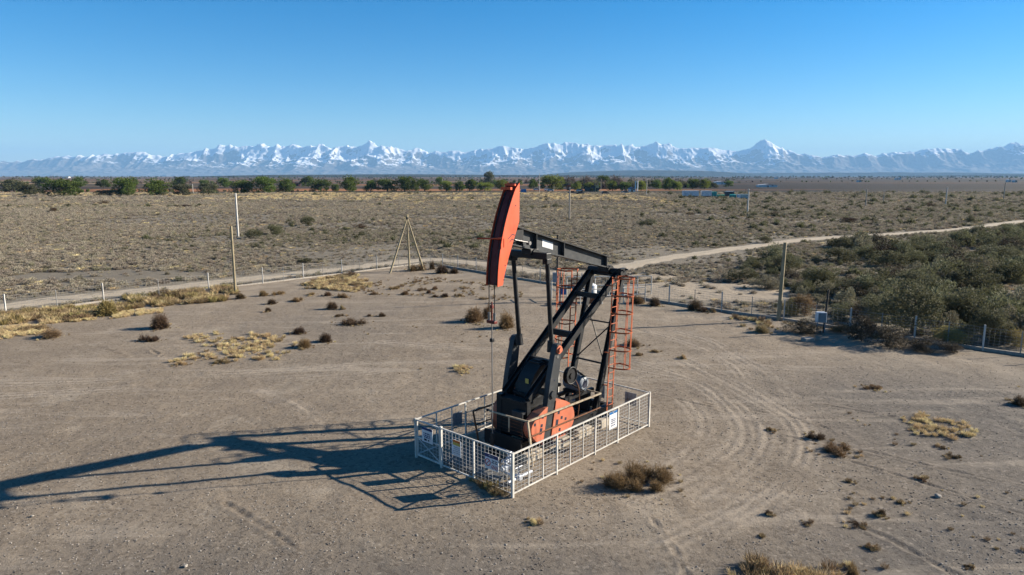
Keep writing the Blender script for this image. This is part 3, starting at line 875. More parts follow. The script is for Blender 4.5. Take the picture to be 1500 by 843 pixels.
# drive: big sheave with belt guard, motor and slide rails
part(MB().tube((4.62, CY - 0.66, 2.25), (4.62, CY - 0.52, 2.25), 0.29, 24).tube((4.62, CY - 0.70, 2.25), (4.62, CY - 0.40, 2.25), 0.10, 12), 'sheave', 'black')
rim = MB()
for k in range(20):
    a = 2 * math.pi * k / 20; b_ = 2 * math.pi * (k + 1) / 20
    rim.tube((4.62 + .29 * math.cos(a), CY - .67, 2.25 + .29 * math.sin(a)), (4.62 + .29 * math.cos(b_), CY - .67, 2.25 + .29 * math.sin(b_)), .03, 6)
part(rim, 'sheave_rim', 'black')
mt = MB().tube((5.42, CY - 0.62, 1.76), (5.42, CY + 0.12, 1.76), 0.27, 22)
motor = part(mt, 'motor', 'motor'); motor['label'] = 'pale grey electric motor'
fins = MB()
for k in range(22):
    a = 2 * math.pi * k / 22
    fins.beam((5.42 + .28 * math.cos(a), CY - 0.48, 1.76 + .28 * math.sin(a)), (5.42 + .28 * math.cos(a), CY + 0.06, 1.76 + .28 * math.sin(a)), 0.012, 0.04, (math.cos(a), 0, math.sin(a)))
part(fins, 'cooling_fin', 'motor', motor)
part(MB().tube((5.42, CY - 0.66, 1.76), (5.42, CY - 0.62, 1.76), 0.20, 18, 0.27), 'fan_cover', 'motor', motor)
part(MB().tube((5.42, CY - 0.668, 1.76), (5.42, CY - 0.66, 1.76), 0.14, 16), 'fan_grille', 'ink', motor)
part(MB().box((5.34, CY - 0.28, 2.02), (5.60, CY - 0.02, 2.16), bev=0.02), 'terminal_box', 'motor', motor)
part(MB().box((5.15, CY - 0.50, 1.42), (5.25, CY + 0.1, 1.52)).box((5.59, CY - 0.50, 1.42), (5.69, CY + 0.1, 1.52)), 'motor_foot', 'black', motor)
part(MB().beam((4.5, CY - 0.45, 1.36), (6.2, CY - 0.45, 1.36), 0.12, 0.12).beam((4.5, CY + 0.05, 1.36), (6.2, CY + 0.05, 1.36), 0.12, 0.12).box((4.7, CY - 0.5, 0.58), (4.82, CY + 0.1, 1.30)).box((5.9, CY - 0.5, 0.58), (6.02, CY + 0.1, 1.30)), 'motor_stand', 'black')
cb = [Vector((4.95, CY - 0.70, 0.62)), Vector((4.98, CY - 0.74, 1.1)), Vector((5.0, CY - 0.72, 1.65)), Vector((4.94, CY - 0.62, 1.98)), Vector((4.8, CY - 0.55, 2.05))]
part(MB().path(smooth_line(cb, 5), 0.018, 6), 'power_cable', 'rust')
part(MB().beam((4.70, CY - 0.60, 2.52), (5.48, CY - 0.60, 2.02), 0.16, 0.02).beam((4.62, CY - 0.60, 1.97), (5.42, CY - 0.60, 1.50), 0.16, 0.02), 'drive_belt', 'black')

# front pedestal, skid frame
fp = MB()
fp.box((2.28, CY - 0.68, 0.58), (2.46, CY - 0.44, 1.88)).box((2.28, CY + 0.44, 0.58), (2.46, CY + 0.66, 1.92)).box((2.30, CY - 0.44, 0.62), (2.38, CY + 0.44, 1.72)).box((2.26, CY - 0.60, 1.74), (2.66, CY + 0.60, 1.84))
fped = part(fp, 'front_pedestal', 'black')
part(MB().box((2.10, CY - 0.64, 1.50), (2.27, CY - 0.18, 1.56)).box((2.10, CY - 0.64, 1.28), (2.13, CY - 0.18, 1.499)).tube((2.13, CY - 0.60, 0.60), (2.13, CY - 0.60, 1.28), 0.022, 6), 'switch_shelf', 'grey', fped)
for y in (CY - 0.62, CY + 0.62):
    part(MB().ibeam((1.9, y, 0.46), (7.2, y, 0.46), 0.22, 0.34, 0.03, 0.025), 'skid_beam', 'black')
for x in (1.985, 3.4, 4.6, 5.8, 7.1):
    part(MB().beam((x, CY - 0.608, 0.46), (x, CY + 0.608, 0.46), 0.16, 0.26), 'skid_crossmember', 'black')
part(MB().box((1.84, CY - 0.80, 0.31), (1.90, CY + 0.80, 0.78)), 'skid_front_plate', 'black')

# samson post: two long raking front legs, two steep rear legs
ST = [Vector((7.40, CY - 0.60, 5.46)), Vector((7.40, CY + 0.60, 5.46))]
FB = [Vector((2.42, CY - 0.56, 1.92)), Vector((2.60, CY + 0.56, 1.90))]
for a, b_ in zip(ST, FB):
    part(MB().ibeam(a, b_, 0.20, 0.21, 0.03, 0.026, (0, 1, 0)), 'samson_front_leg', 'black')
RT = [Vector((7.62, CY - 0.66, 5.40)), Vector((7.56, CY + 0.66, 5.40))]
RB = [Vector((6.08, CY - 0.66, 0.63)), Vector((6.16, CY + 0.66, 0.63))]
for a, b_ in zip(RT, RB):
    part(MB().ibeam(a, b_, 0.18, 0.19, 0.028, 0.024, (0, 1, 0)), 'samson_rear_leg', 'black')
for t, w in ((0.20, 0.17), (0.52, 0.2), (0.74, 0.18)):
    a = ST[0].lerp(FB[0], t); b_ = ST[1].lerp(FB[1], t)
    part(MB().beam(a, b_, 0.14, w), 'leg_crossbar', 'black')
xb = MB()
xb.tube(RT[1].lerp(RB[1], 0.22), RT[0].lerp(RB[0], 0.66), 0.022, 6).tube(RT[0].lerp(RB[0], 0.36), RT[1].lerp(RB[1], 0.66), 0.028, 6)
xb.tube(RT[1].lerp(RB[1], 0.66), RT[0].lerp(RB[0], 0.66), 0.035, 6).tube(RT[1].lerp(RB[1], 0.36), RT[0].lerp(RB[0], 0.36), 0.03, 6)
part(xb, 'cross_brace', 'black')
part(MB().tube((7.52, CY - 0.78, 5.52), (7.52, CY + 0.74, 5.52), 0.13, 14).box((7.36, CY - 0.60, 5.36), (7.70, CY + 0.60, 5.44)), 'pivot_shaft', 'black')
part(MB().box((7.32, CY - 0.22, 5.56), (7.72, CY + 0.22, 5.70), bev=0.02).tube((7.52, CY - 0.26, 5.54), (7.52, CY + 0.26, 5.54), 0.19, 16), 'saddle_bearing', 'black')
pb = MB()
for dx, dz in ((-.13, .1), (.13, .1), (-.13, -.12), (.13, -.12)):
    pb.tube((7.52 + dx, CY - 0.90, 5.52 + dz), (7.52 + dx, CY - 0.66, 5.52 + dz), 0.035, 6)
pb.box((7.34, CY - 0.80, 5.34), (7.70, CY - 0.66, 5.68))
part(pb, 'bearing_bolts', 'black')


def cage_ladder(x_top, x_bot, yl, out_dir, z_top, z_bot, hoops):
    """caged ladder: rungs run fore and aft, hoops bulge sideways (out_dir = -1 near, +1 far)"""
    wdt = 0.34
    def at(z, dx=0.0, dy=0.0):
        t = (z - z_bot) / (z_top - z_bot)
        return Vector((x_bot + (x_top - x_bot) * t + dx, yl + out_dir * dy, z))
    base = part(MB().beam(at(z_bot), at(z_top), 0.05, 0.022, (0, 1, 0)).beam(at(z_bot, wdt), at(z_top, wdt), 0.05, 0.022, (0, 1, 0)), 'ladder', 'rust_orange')
    z = z_bot + 0.2
    rung = None
    while z < z_top - 0.05:
        if rung is None:
            rung = part(MB().tube(at(z), at(z, wdt), 0.014, 6), 'rung', 'rust_orange', base); z0 = z
        else:
            r = rung.copy(); COL.objects.link(r); r.parent = base
            r.location = at(z) - at(z0)
        z += 0.30
    hoop = None
    for k, zh in enumerate(hoops):
        pts = []
        for j in range(13):
            a = math.pi * j / 12
            pts.append(at(zh, wdt / 2 - 0.36 * math.cos(a), 0.10 + 0.66 * math.sin(a) ** 0.8))
        pts = [at(zh, 0.0)] + pts + [at(zh, wdt)]
        hp = MB()
        for a, b_ in zip(pts[:-1], pts[1:]): hp.beam(a, b_, 0.012, 0.05)
        part(hp, 'cage_hoop', 'rust_orange', base)
    for a in (20, 55, 90, 125, 160):
        a = math.radians(a)
        o = (wdt / 2 - 0.35 * math.cos(a), 0.10 + 0.645 * math.sin(a) ** 0.8)
        part(MB().beam(at(hoops[0], *o), at(hoops[-1], *o), 0.03, 0.012, (0, 1, 0)), 'cage_bar', 'rust_orange', base)
    tp = MB()
    for zz in (z_top - 0.3, z_top * 0.5, z_top * 0.28):
        tp.beam(at(zz), at(zz, 0, -0.24), 0.04, 0.03)
    part(tp, 'ladder_bracket', 'rust_orange', base)
    return base


cage_ladder(6.58, 6.40, CY - 0.95, -1, 5.46, 0.58, (5.46, 4.85, 4.22, 3.55, 2.90, 2.26))
cage_ladder(6.72, 6.50, CY + 0.95, 1, 5.50, 0.60, (5.50, 4.85, 4.2, 3.5, 2.85, 2.2))

# bridle, carrier bar, polished rod
for s in (-0.115, 0.115):
    part(MB().tube((1.385, CY + s, 5.8), (1.385, CY + s, 4.62), 0.017, 6), 'bridle_cable', 'cable')
cbm = MB().box((1.31, CY - 0.17, 4.51), (1.46, CY + 0.17, 4.60), bev=0.015)
part(cbm, 'carrier_bar', 'dark_red')
part(MB().tube((1.385, CY - 0.115, 4.60), (1.385, CY - 0.115, 4.84), 0.045, 10).tube((1.385, CY + 0.115, 4.60), (1.385, CY + 0.115, 4.84), 0.045, 10), 'cable_socket', 'steel')
part(MB().tube((1.385, CY, 4.60), (1.385, CY, 5.18), 0.022, 8).box((1.34, CY - 0.05, 4.98), (1.43, CY + 0.05, 5.08), bev=0.01), 'rod_clamp', 'dark_red')
part(MB().tube((1.385, CY, 4.60), (1.385, CY, 0.95), 0.018, 8), 'polished_rod', 'steel')
part(MB().box((1.33, CY - 0.055, 3.92), (1.44, CY + 0.055, 4.03), bev=0.01), 'load_cell', 'black')

# ------------------------------------------------------------------ things round the pump
fence_deg = FANG


def lroot(name, x, y, z, label, cat, group=None):
    r = empty(name, loc2world(x, y, z), FANG)
    return tag(r, label, cat, group)


def lpart(mb, name, mat_, root, o):
    return mb.build(name, M[mat_], root, o)


# concrete footing under the skid, dark slab at the well
o = (4.5, CY, 0); r = lroot('concrete_footing', *o, 'long low cream concrete footing carrying the pumpjack skid', 'footing')
for i, (x0, x1) in enumerate(((1.95, 2.75), (3.2, 4.2), (4.7, 5.5), (6.1, 7.15))):
    lpart(MB().box((x0, CY - 0.95, -0.05), (x1, CY + 0.95, 0.288), bev=0.03), 'footing_block', 'concrete', r, o)
o = (0.95, CY, 0); r = lroot('well_slab', *o, 'dark oily concrete slab around the wellhead under the horse head', 'slab')
lpart(MB().box((0.30, CY - 1.15, -0.05), (1.80, CY + 1.35, 0.10), bev=0.02), 'slab', 'slab', r, o)
# wellhead
o = (1.385, CY, 0.1); r = lroot('wellhead', *o, 'black wellhead with stuffing box and flow valves below the polished rod', 'wellhead')
lpart(MB().tube((1.385, CY, 0.1), (1.385, CY, 0.42), 0.14, 16).tube((1.385, CY, 0.28), (1.385, CY, 0.34), 0.22, 16), 'casing_head', 'black', r, o)
lpart(MB().tube((1.385, CY, 0.42), (1.385, CY, 0.72), 0.075, 12).tube((1.385, CY, 0.70), (1.385, CY, 0.95), 0.10, 12, 0.06), 'stuffing_box', 'black', r, o)
lpart(MB().path([Vector((1.385, CY, 0.52)), Vector((1.385, CY - 0.75, 0.50)), Vector((1.1, CY - 0.95, 0.48)), Vector((0.72, 0.95, 0.42)), Vector((0.72, 0.95, 0.22)), Vector((0.75, 0.5, 0.14))], 0.05, 10), 'flow_line', 'valve', r, o)
for x, y, z in ((1.0, 1.02, 0.50), (0.72, 0.95, 0.34)):
    w = lpart(MB().box((x - .09, y - .09, z - .09), (x + .09, y + .09, z + .09), bev=0.03).tube((x - .15, y, z), (x + .15, y, z), 0.075, 10).tube((x, y, z), (x, y, z + 0.22), 0.02, 6), 'valve', 'valve', r, o)
    hw = MB()
    for k in range(12):
        a = 2 * math.pi * k / 12; b_ = 2 * math.pi * (k + 1) / 12
        hw.tube((x + .11 * math.cos(a), y + .11 * math.sin(a), z + .22), (x + .11 * math.cos(b_), y + .11 * math.sin(b_), z + .22), .012, 5)
    hw.tube((x - .11, y, z + .22), (x + .11, y, z + .22), .008, 5)
    lpart(hw, 'hand_wheel', 'valve', w, o)
# spare pipe fitting and bright valve by the near corner
o = (0.75, 0.45, 0); r = lroot('valve_manifold', *o, 'bright silver valve on a low pipe just inside the near fence corner', 'valve')
lpart(MB().tube((0.30, 0.45, 0.18), (1.35, 0.45, 0.18), 0.045, 10).tube((0.42, 0.45, 0.0), (0.42, 0.45, 0.18), 0.035, 8).tube((1.25, 0.45, 0.0), (1.25, 0.45, 0.18), 0.035, 8), 'pipe', 'valve', r, o)
lpart(MB().box((0.68, 0.35, 0.10), (0.86, 0.55, 0.28), bev=0.03).tube((0.77, 0.45, 0.28), (0.77, 0.45, 0.50), 0.02, 6).tube((0.62, 0.45, 0.50), (0.92, 0.45, 0.50), 0.02, 6), 'valve_body', 'valve', r, o)
lpart(MB().tube((0.35, 0.38, 0.3), (0.35, 0.38, 0.62), 0.03, 8).box((0.29, 0.32, 0.6), (0.41, 0.44, 0.72), bev=0.02), 'gauge', 'valve', r, o)

# worn crank guard rail
o = (3.7, 0.92, 0); r = lroot('guard_rail', *o, 'worn cream steel guard rail beside the near orange counterweight', 'guard rail')
zt, zb = 1.53, 0.42
lpart(MB().beam((1.72, 0.92, zt), (5.66, 0.92, zt - 0.05), 0.05, 0.05), 'top_rail', 'cream_rail', r, o)
lpart(MB().beam((1.78, 0.92, 1.0), (5.66, 0.92, 0.97), 0.03, 0.03), 'middle_rail', 'rust', r, o)
lpart(MB().beam((1.98, 0.92, zb - .1), (5.66, 0.92, zb - .1), 0.05, 0.05), 'bottom_rail', 'cream_rail', r, o)
lpart(MB().beam((1.72, 0.92, zt), (1.98, 0.92, 0.0), 0.05, 0.05), 'post', 'cream_rail', r, o)
lpart(MB().beam((1.80, 0.98, zt - .02), (2.04, 0.98, 0.3), 0.04, 0.04), 'post', 'cream_rail', r, o)
for x in (2.9, 4.0, 4.9):
    lpart(MB().beam((x, 0.94, zb - .1), (x, 0.94, zt - 0.03), 0.03, 0.03), 'post', 'rust', r, o)
lpart(MB().beam((5.66, 0.92, 0.0), (5.66, 0.92, zt - 0.05), 0.05, 0.05), 'post', 'cream_rail', r, o)
lpart(MB().beam((1.72, 0.945, zt), (1.72, 2.55, zt - .04), 0.045, 0.045).beam((1.72, 1.7, zt - .02), (1.74, 1.72, 1.0), 0.04, 0.04), 'front_rail', 'cream_rail', r, o)
lpart(MB().beam((5.66, 0.945, zt - .05), (5.66, 1.5, zt - .05), 0.04, 0.04), 'end_rail', 'cream_rail', r, o)
mw = MB()
for k in range(14):
    mw.beam((1.75, 0.98 + k * 0.11, 0.95), (1.75, 0.98 + k * 0.11, zt - .05), 0.004, 0.004)
for k in range(5):
    mw.beam((1.75, 0.95, 0.97 + k * 0.11), (1.75, 2.5, 0.97 + k * 0.11), 0.004, 0.004)
lpart(mw, 'wire_mesh', 'rust', r, o)
o = (3.7, 3.3, 0); r = lroot('guard_rail', *o, 'rusty steel guard rail on the far side of the pumpjack', 'guard rail')
lpart(MB().beam((1.72, 3.3, 1.3), (5.66, 3.3, 1.3), 0.045, 0.045), 'top_rail', 'rust', r, o)
lpart(MB().beam((1.85, 3.3, 0.8), (5.66, 3.3, 0.8), 0.03, 0.03), 'middle_rail', 'rust', r, o)
for x0, x1 in ((1.72, 2.0), (2.25, 2.25), (3.4, 3.4), (4.5, 4.5), (5.66, 5.66)):
    lpart(MB().beam((x0, 3.3, 1.3), (x1, 3.3, 0.0), 0.045, 0.045), 'post', 'rust' if x0 < 2 else 'black', r, o)
o = (1.3, 3.75, 0.04); r = lroot('cream_plank', *o, 'pale wooden plank lying on the ground left of the wellhead', 'plank')
lpart(MB().beam((0.45, 3.15, 0.045), (1.75, 3.75, 0.045), 0.10, 0.06), 'plank', 'concrete', r, o)

# ------------------------------------------------------------------ white mesh fence with gate
o = (0, 0, 0); wf = lroot('safety_fence', *o, 'white steel mesh safety fence enclosing the pumpjack on four sides', 'fence')


def panel_mesh(a, b, z0, z1, step=0.15, r=0.0034):
    a = Vector(a); b = Vector(b); L = (b - a).length; d = (b - a) / L
    mb = MB(); n = max(2, int(round(L / step)))
    for k in range(1, n):
        p = a + d * (L * k / n)
        mb.beam(p + Vector((0, 0, z0)), p + Vector((0, 0, z1)), r * 2, r * 2, (d.x, d.y, 0))
    nz = max(2, int(round((z1 - z0) / 0.115)))
    for k in range(1, nz):
        z = z0 + (z1 - z0) * k / nz
        mb.beam(a + Vector((0, 0, z)), b + Vector((0, 0, z)), r * 2, r * 2)
    return mb


def fence_side(a, b, posts, thick, mat_post='white', mesh=0.0034, zt=FH):
    a = Vector(a); b = Vector(b); d = (b - a).normalized()
    lpart(MB().beam(a + Vector((0, 0, zt - .025)), b + Vector((0, 0, zt - .02)), 0.04, 0.04), 'top_rail', mat_post, wf, o)
    lpart(MB().beam(a + Vector((0, 0, .085)), b + Vector((0, 0, .085)), 0.034, 0.034), 'bottom_rail', mat_post, wf, o)
    L = (b - a).length
    xs_ = [0.0] + list(posts) + [L]
    for q in posts:
        p = a + d * q
        t = thick.get(q, 0.03)
        lpart(MB().beam(p + Vector((0, 0, -0.03 if t > .04 else 0.106)), p + Vector((0, 0, zt - .052)), t, t, (d.x, d.y, 0)), 'post', mat_post, wf, o)
    if mesh:
        for q0, q1 in zip(xs_[:-1], xs_[1:]):
            lpart(panel_mesh(a + d * (q0 + .02), a + d * (q1 - .02), 0.10, zt - .05, 0.15, mesh), 'wire_mesh', 'wire', wf, o)


for x, y in ((0, 0), (FL, 0), (0, FW), (FL, FW)):
    lpart(MB().box((x - .035, y - .035, -0.05), (x + .035, y + .035, FH + .01)), 'corner_post', 'white', wf, o)
nside = [0.66, 1.32, 1.98, 2.65, 3.33, 4.0, 4.66, 5.33, 6.0, 6.68]
fence_side((0.036, 0, 0), (FL - .036, 0, 0), nside, {1.98: 0.05, 4.0: 0.05, 5.33: 0.05})
fence_side((0, 0.036, 0), (0, 2.95, 0), [1.52], {1.52: 0.05})
fence_side((0.036, FW, 0), (FL - .036, FW, 0), [0.85, 1.55, 2.2, 3.15, 4.1, 5.0, 5.9, 6.7], {0.85: 0.035, 2.2: 0.05, 4.1: .05}, mesh=0.0017)
fence_side((FL, 0.036, 0), (FL, FW - .036, 0), [1.55, 2.8], {}, mesh=0.0017)
# gate in the left part of the front side
gp = lpart(MB().box((-.035, 2.95, -0.05), (.035, 3.02, FH + .04)), 'gate_post', 'white', wf, o)
gt = lpart(MB().beam((0, 3.04, FH - .03), (0, FW - .05, FH - .03), .04, .045).beam((0, 3.04, .10), (0, FW - .05, .10), .04, .045).beam((0, 3.06, .123), (0, 3.06, FH - .053), .045, .04, (0, 1, 0)).beam((0, FW - .07, .123), (0, FW - .07, FH - .053), .045, .04, (0, 1, 0)), 'gate_frame', 'white', wf, o)
lpart(MB().beam((0, 3.083, .70), (0, FW - .093, .70), .035, .04), 'gate_rail', 'white', gt, o)
lpart(MB().beam((0.01, 3.083, .14), (0.01, FW - .093, .66), .02, .02), 'gate_brace', 'white', gt, o)
lpart(panel_mesh((0, 3.083, 0), (0, FW - .093, 0), 0.123, 0.68), 'wire_mesh', 'wire', gt, o)


def sign(x, y, z0, w, h, axis, label, build):
    """flat sign plate; axis 'x' hangs on the short front side (faces -x), 'y' on the long near side (faces -y)"""
    oo = (x, y, z0)
    r = lroot('sign', x, y, z0, label, 'sign')
    def rect(a0, b0, a1, b1, t0, t1):
        if axis == 'x': return ((x - t1, y + a0, z0 + b0), (x - t0, y + a1, z0 + b1))
        return ((x + a0, y - t1, z0 + b0), (x + a1, y - t0, z0 + b1))
    lpart(MB().box(*rect(0, 0, w, h, 0, 0.012)), 'plate', 'sign_white', r, oo)
    for nm, mt_, rs in build:
        mb = MB()
        for a0, b0, a1, b1 in rs: mb.box(*rect(a0 * w, b0 * h, a1 * w, b1 * h, 0.012, 0.015))
        lpart(mb, nm, mt_, r, oo)
    return r


def rows(x0, x1, ys, hgt, seed, words=3):
    rg_ = random.Random(seed); out_ = []
    for y in ys:
        x = x0
        while x < x1 - 0.03:
            wd = rg_.uniform(0.06, 0.2)
            out_.append((x, y, min(x1, x + wd), y + hgt)); x += wd + 0.05
    return out_


# in the x = 0 plane, +y runs to the left of the picture
sign(-0.042, 3.33, 0.66, 0.50, 0.48, 'x', 'white notice with navy band hanging on the gate of the mesh fence', [('header_band', 'sign_navy', [(0, .84, 1, 1)]), ('text_line', 'sign_navy', rows(0.2, 0.85, (.56, .42, .3), .09, 1)), ('symbol', 'ink', [(.3, .12, .45, .22), (.55, .1, .8, .24)])])
sign(-0.042, 2.05, 0.60, 0.40, 0.50, 'x', 'warning board with orange and yellow top on the mesh fence beside the gate', [('orange_band', 'sign_orange', [(.08, .84, .88, 1.0)]), ('yellow_band', 'sign_yellow', [(.08, .66, .88, .832)]), ('text_line', 'sign_back', rows(0.14, 0.84, (.52, .40, .28, .16), .035, 3))])
rs = sign(-0.042, 0.50, 0.60, 0.54, 0.46, 'x', 'safety notice with navy band and red prohibition rings on the mesh fence', [('header_band', 'sign_navy', [(0, .76, 1, 1)]), ('header_text', 'sign_white', [(.3, .86, .5, .92), (.55, .86, .7, .92)]), ('text_line', 'ink', rows(0.1, 0.5, (.58, .46), .06, 5))])
rg_ = MB()
for cyy, czz in ((0.50 + .54 * .78, 0.60 + .46 * .42), (0.50 + .54 * .40, 0.60 + .46 * .2), (0.50 + .54 * .16, 0.60 + .46 * .2)):
    rr = .10 if czz > .75 else .05
    for k in range(18):
        a = 2 * math.pi * k / 18; b_ = 2 * math.pi * (k + 1) / 18
        rg_.beam((-0.058, cyy + rr * math.cos(a), czz + rr * math.sin(a)), (-0.058, cyy + rr * math.cos(b_), czz + rr * math.sin(b_)), .006, rr * .25, (0, math.cos((a + b_) / 2), math.sin((a + b_) / 2)))
    rg_.beam((-0.0585, cyy - rr * .7, czz + rr * .7), (-0.0585, cyy + rr * .7, czz - rr * .7), .005, rr * .22)
rg_.build('prohibition_ring', M['sign_red'], rs, (-0.042, 0.50, 0.60))
sign(4.78, -0.030, 0.62, 0.46, 0.60, 'y', 'white notice with bright blue band on the sunlit long fence side', [('header_band', 'sign_blue', [(0, .86, 1, 1)]), ('header_text', 'sign_white', [(.40, .90, .64, .97)]), ('text_line', 'sign_navy', rows(0.22, 0.8, (.52, .42, .30, .16), .06, 9))])
# backs of boards on the far side
for x0, z0, w, h, mm, lb in ((1.66, 0.55, 0.42, 0.46, 'sign_back', 'grey back of a notice board on the far fence left of the horse head rod'),):
    r = lroot('sign', x0, FW + .03, z0, lb, 'sign')
    lpart(MB().box((x0, FW + .024, z0), (x0 + w, FW + .036, z0 + h)), 'plate', mm, r, (x0, FW + .03, z0))
r = lroot('sign', FL + .03, 0.55, 0.62, 'rust eaten white notice on the rear end of the mesh fence', 'sign')
lpart(MB().box((FL + .024, 0.55, 0.62), (FL + .036, 1.05, 1.10)), 'plate', 'sign_rusty', r, (FL + .03, 0.55, 0.62))
r = lroot('sign', FL + .03, 2.0, 0.62, 'bluish grey board behind the samson post leg on the rear fence', 'sign')
lpart(MB().box((FL + .024, 1.95, 0.62), (FL + .036, 2.35, 1.15)), 'plate', 'sign_back', r, (FL + .03, 2.0, 0.62))
SMALL = {'bolt_hole', 'pin_hole', 'bolt_pocket', 'cooling_fin', 'bearing_bolts', 'wire_mesh', 'text_line', 'symbol', 'prohibition_ring', 'chevron_mark', 'header_text'}
for ob in COL.objects:
    if ob.type == 'MESH' and ob.name.split('.')[0] in SMALL: ob['kind'] = 'stuff'
#PART4

# ------------------------------------------------------------------ vegetation builders
def unit_dirs(n, rng, up=0.0):
    d = rng.normal(size=(n, 3)); d /= np.linalg.norm(d, axis=1)[:, None]
    d[:, 2] = np.abs(d[:, 2]) * (1 - up) + up * np.abs(d[:, 2]) ** 0.5
    return d / np.linalg.norm(d, axis=1)[:, None]


def blades(base, tip, w, rng, bend=0.15):
    """thin quads from base to tip with a random sideways width"""
    d = tip - base
    s = np.cross(d, rng.normal(size=d.shape)); s /= (np.linalg.norm(s, axis=1)[:, None] + 1e-9)
    s = s * w[:, None]
    mid = (base + tip) / 2 + rng.normal(size=d.shape) * np.linalg.norm(d, axis=1)[:, None] * bend * 0.5
    return np.stack([base, mid - s * 0.5, tip, mid + s * 0.5], 1)


def twig_bush(seed, r=0.5, h=0.6, n=700, w=0.022, lobes=1, spread=0.0, open_=0.5):
    """dry rounded bush: stems from the root, fine twigs towards the surface"""
    rng = np.random.default_rng(seed); out_ = []; tn = []
    for k in range(lobes):
        c = np.array([rng.uniform(-spread, spread), rng.uniform(-spread, spread) * 0.7, 0]) if lobes > 1 else np.zeros(3)
        sc = rng.uniform(0.6, 1.0) if lobes > 1 else 1.0
        m_ = n // lobes
        d = unit_dirs(m_, rng, 0.15)
        rad = np.array([r * sc, r * sc, h * sc]) * (0.72 + 0.42 * vnoise(d[:, 0] * 2.2 + seed, d[:, 1] * 2.2 + d[:, 2] * 1.7, seed)[:, None])
        tip = d * rad * rng.uniform(0.55, 1.05, m_)[:, None] + c
        t0 = rng.uniform(0.0, 0.75, m_)[:, None]
        base = c + (tip - c) * t0 * open_ * 1.4 * np.array([1, 1, 0.8])
        base[:, 2] = np.maximum(base[:, 2], 0.0)
        out_.append(blades(base, tip, w * rng.uniform(0.6, 1.5, m_), rng)); tn.append(rng.uniform(0, 0.7, m_) + 0.3 * tip[:, 2] / (h + 1e-6))
        m2 = m_
        d = unit_dirs(m2, rng, 0.1)
        rad2 = np.array([r * sc, r * sc, h * sc]) * (0.72 + 0.42 * vnoise(d[:, 0] * 2.2 + seed, d[:, 1] * 2.2 + d[:, 2] * 1.7, seed)[:, None])
        p = c + d * rad2 * rng.uniform(0.5, 1.0, m2)[:, None]
        q = p + (rng.normal(size=p.shape) * 0.6 + d * 0.7) * r * 0.2
        q[:, 2] = np.maximum(q[:, 2], 0.01)
        out_.append(blades(p, q, w * 0.9 * rng.uniform(0.6, 1.5, m2), rng)); tn.append(rng.uniform(0.1, 1.0, m2))
    return np.concatenate(out_), np.clip(np.concatenate(tn), 0, 1)


def leaf_crown(seed, r=1.0, h=1.0, n=2500, leaf=0.09, lobes=9, flat=0.0, low=0.05, gap=0.25):
    """foliage of many leaf faces gathered in uneven clumps"""
    rng = np.random.default_rng(seed); V = []; T = []
    for k in range(lobes):
        a = rng.uniform(0, 2 * math.pi); rr = r * math.sqrt(rng.uniform(0, 1)) * 0.68
        zc = h * (low + rng.uniform(0.12, 0.80) * (1 - 0.55 * (rr / r) ** 2))
        c = np.array([rr * math.cos(a), rr * math.sin(a), zc])
        lr = r * rng.uniform(0.20, 0.50)
        m_ = int(n / lobes)
        d = rng.normal(size=(m_, 3)); d /= np.linalg.norm(d, axis=1)[:, None]
        rad = lr * (0.62 + 0.55 * vnoise(d[:, 0] * 2.5 + seed + k, d[:, 1] * 2.5 + d[:, 2] * 2, seed + k)) * rng.uniform(0.55, 1.06, m_) ** 0.6
        p = c + d * rad[:, None] * np.array([1, 1, 0.9 * h / (2 * r) * 1.4 if h < 2 * r else 1.0])
        p[:, 2] = np.abs(p[:, 2] - 0.02) + 0.02
        e1 = rng.normal(size=(m_, 3)) * 0.6 + d * 0.7 + np.array([0, 0, 0.6]); e1 /= np.linalg.norm(e1, axis=1)[:, None]
        e2 = np.cross(e1, rng.normal(size=(m_, 3))); e2 /= np.linalg.norm(e2, axis=1)[:, None]
        s = leaf * rng.uniform(0.6, 1.4, m_)[:, None]
        V.append(np.stack([p - e1 * s, p - e2 * s * 0.36, p + e1 * s * 1.25, p + e2 * s * 0.36], 1))
        T.append(np.clip(rng.uniform(0, 0.75) * 0.6 + rng.uniform(0, 0.6, m_), 0, 1))
    return np.concatenate(V), np.concatenate(T)


def grass_tuft(seed, r=0.18, h=0.4, n=90, w=0.012):
    rng = np.random.default_rng(seed)
    a = rng.uniform(0, 2 * math.pi, n); rr = r * 0.5 * np.sqrt(rng.uniform(0, 1, n))
    base = np.stack([rr * np.cos(a), rr * np.sin(a), np.zeros(n)], 1)
    ln = rng.uniform(0.25, 1.1, n)[:, None]
    tip = base + np.stack([np.cos(a) * rng.uniform(0, 1.1, n) * r, np.sin(a) * rng.uniform(0, 1.1, n) * r, h * rng.uniform(0.35, 1.0, n)], 1)
    return blades(base, tip, w * rng.uniform(0.7, 1.5, n), rng, 0.2), rng.uniform(0, 1, n)


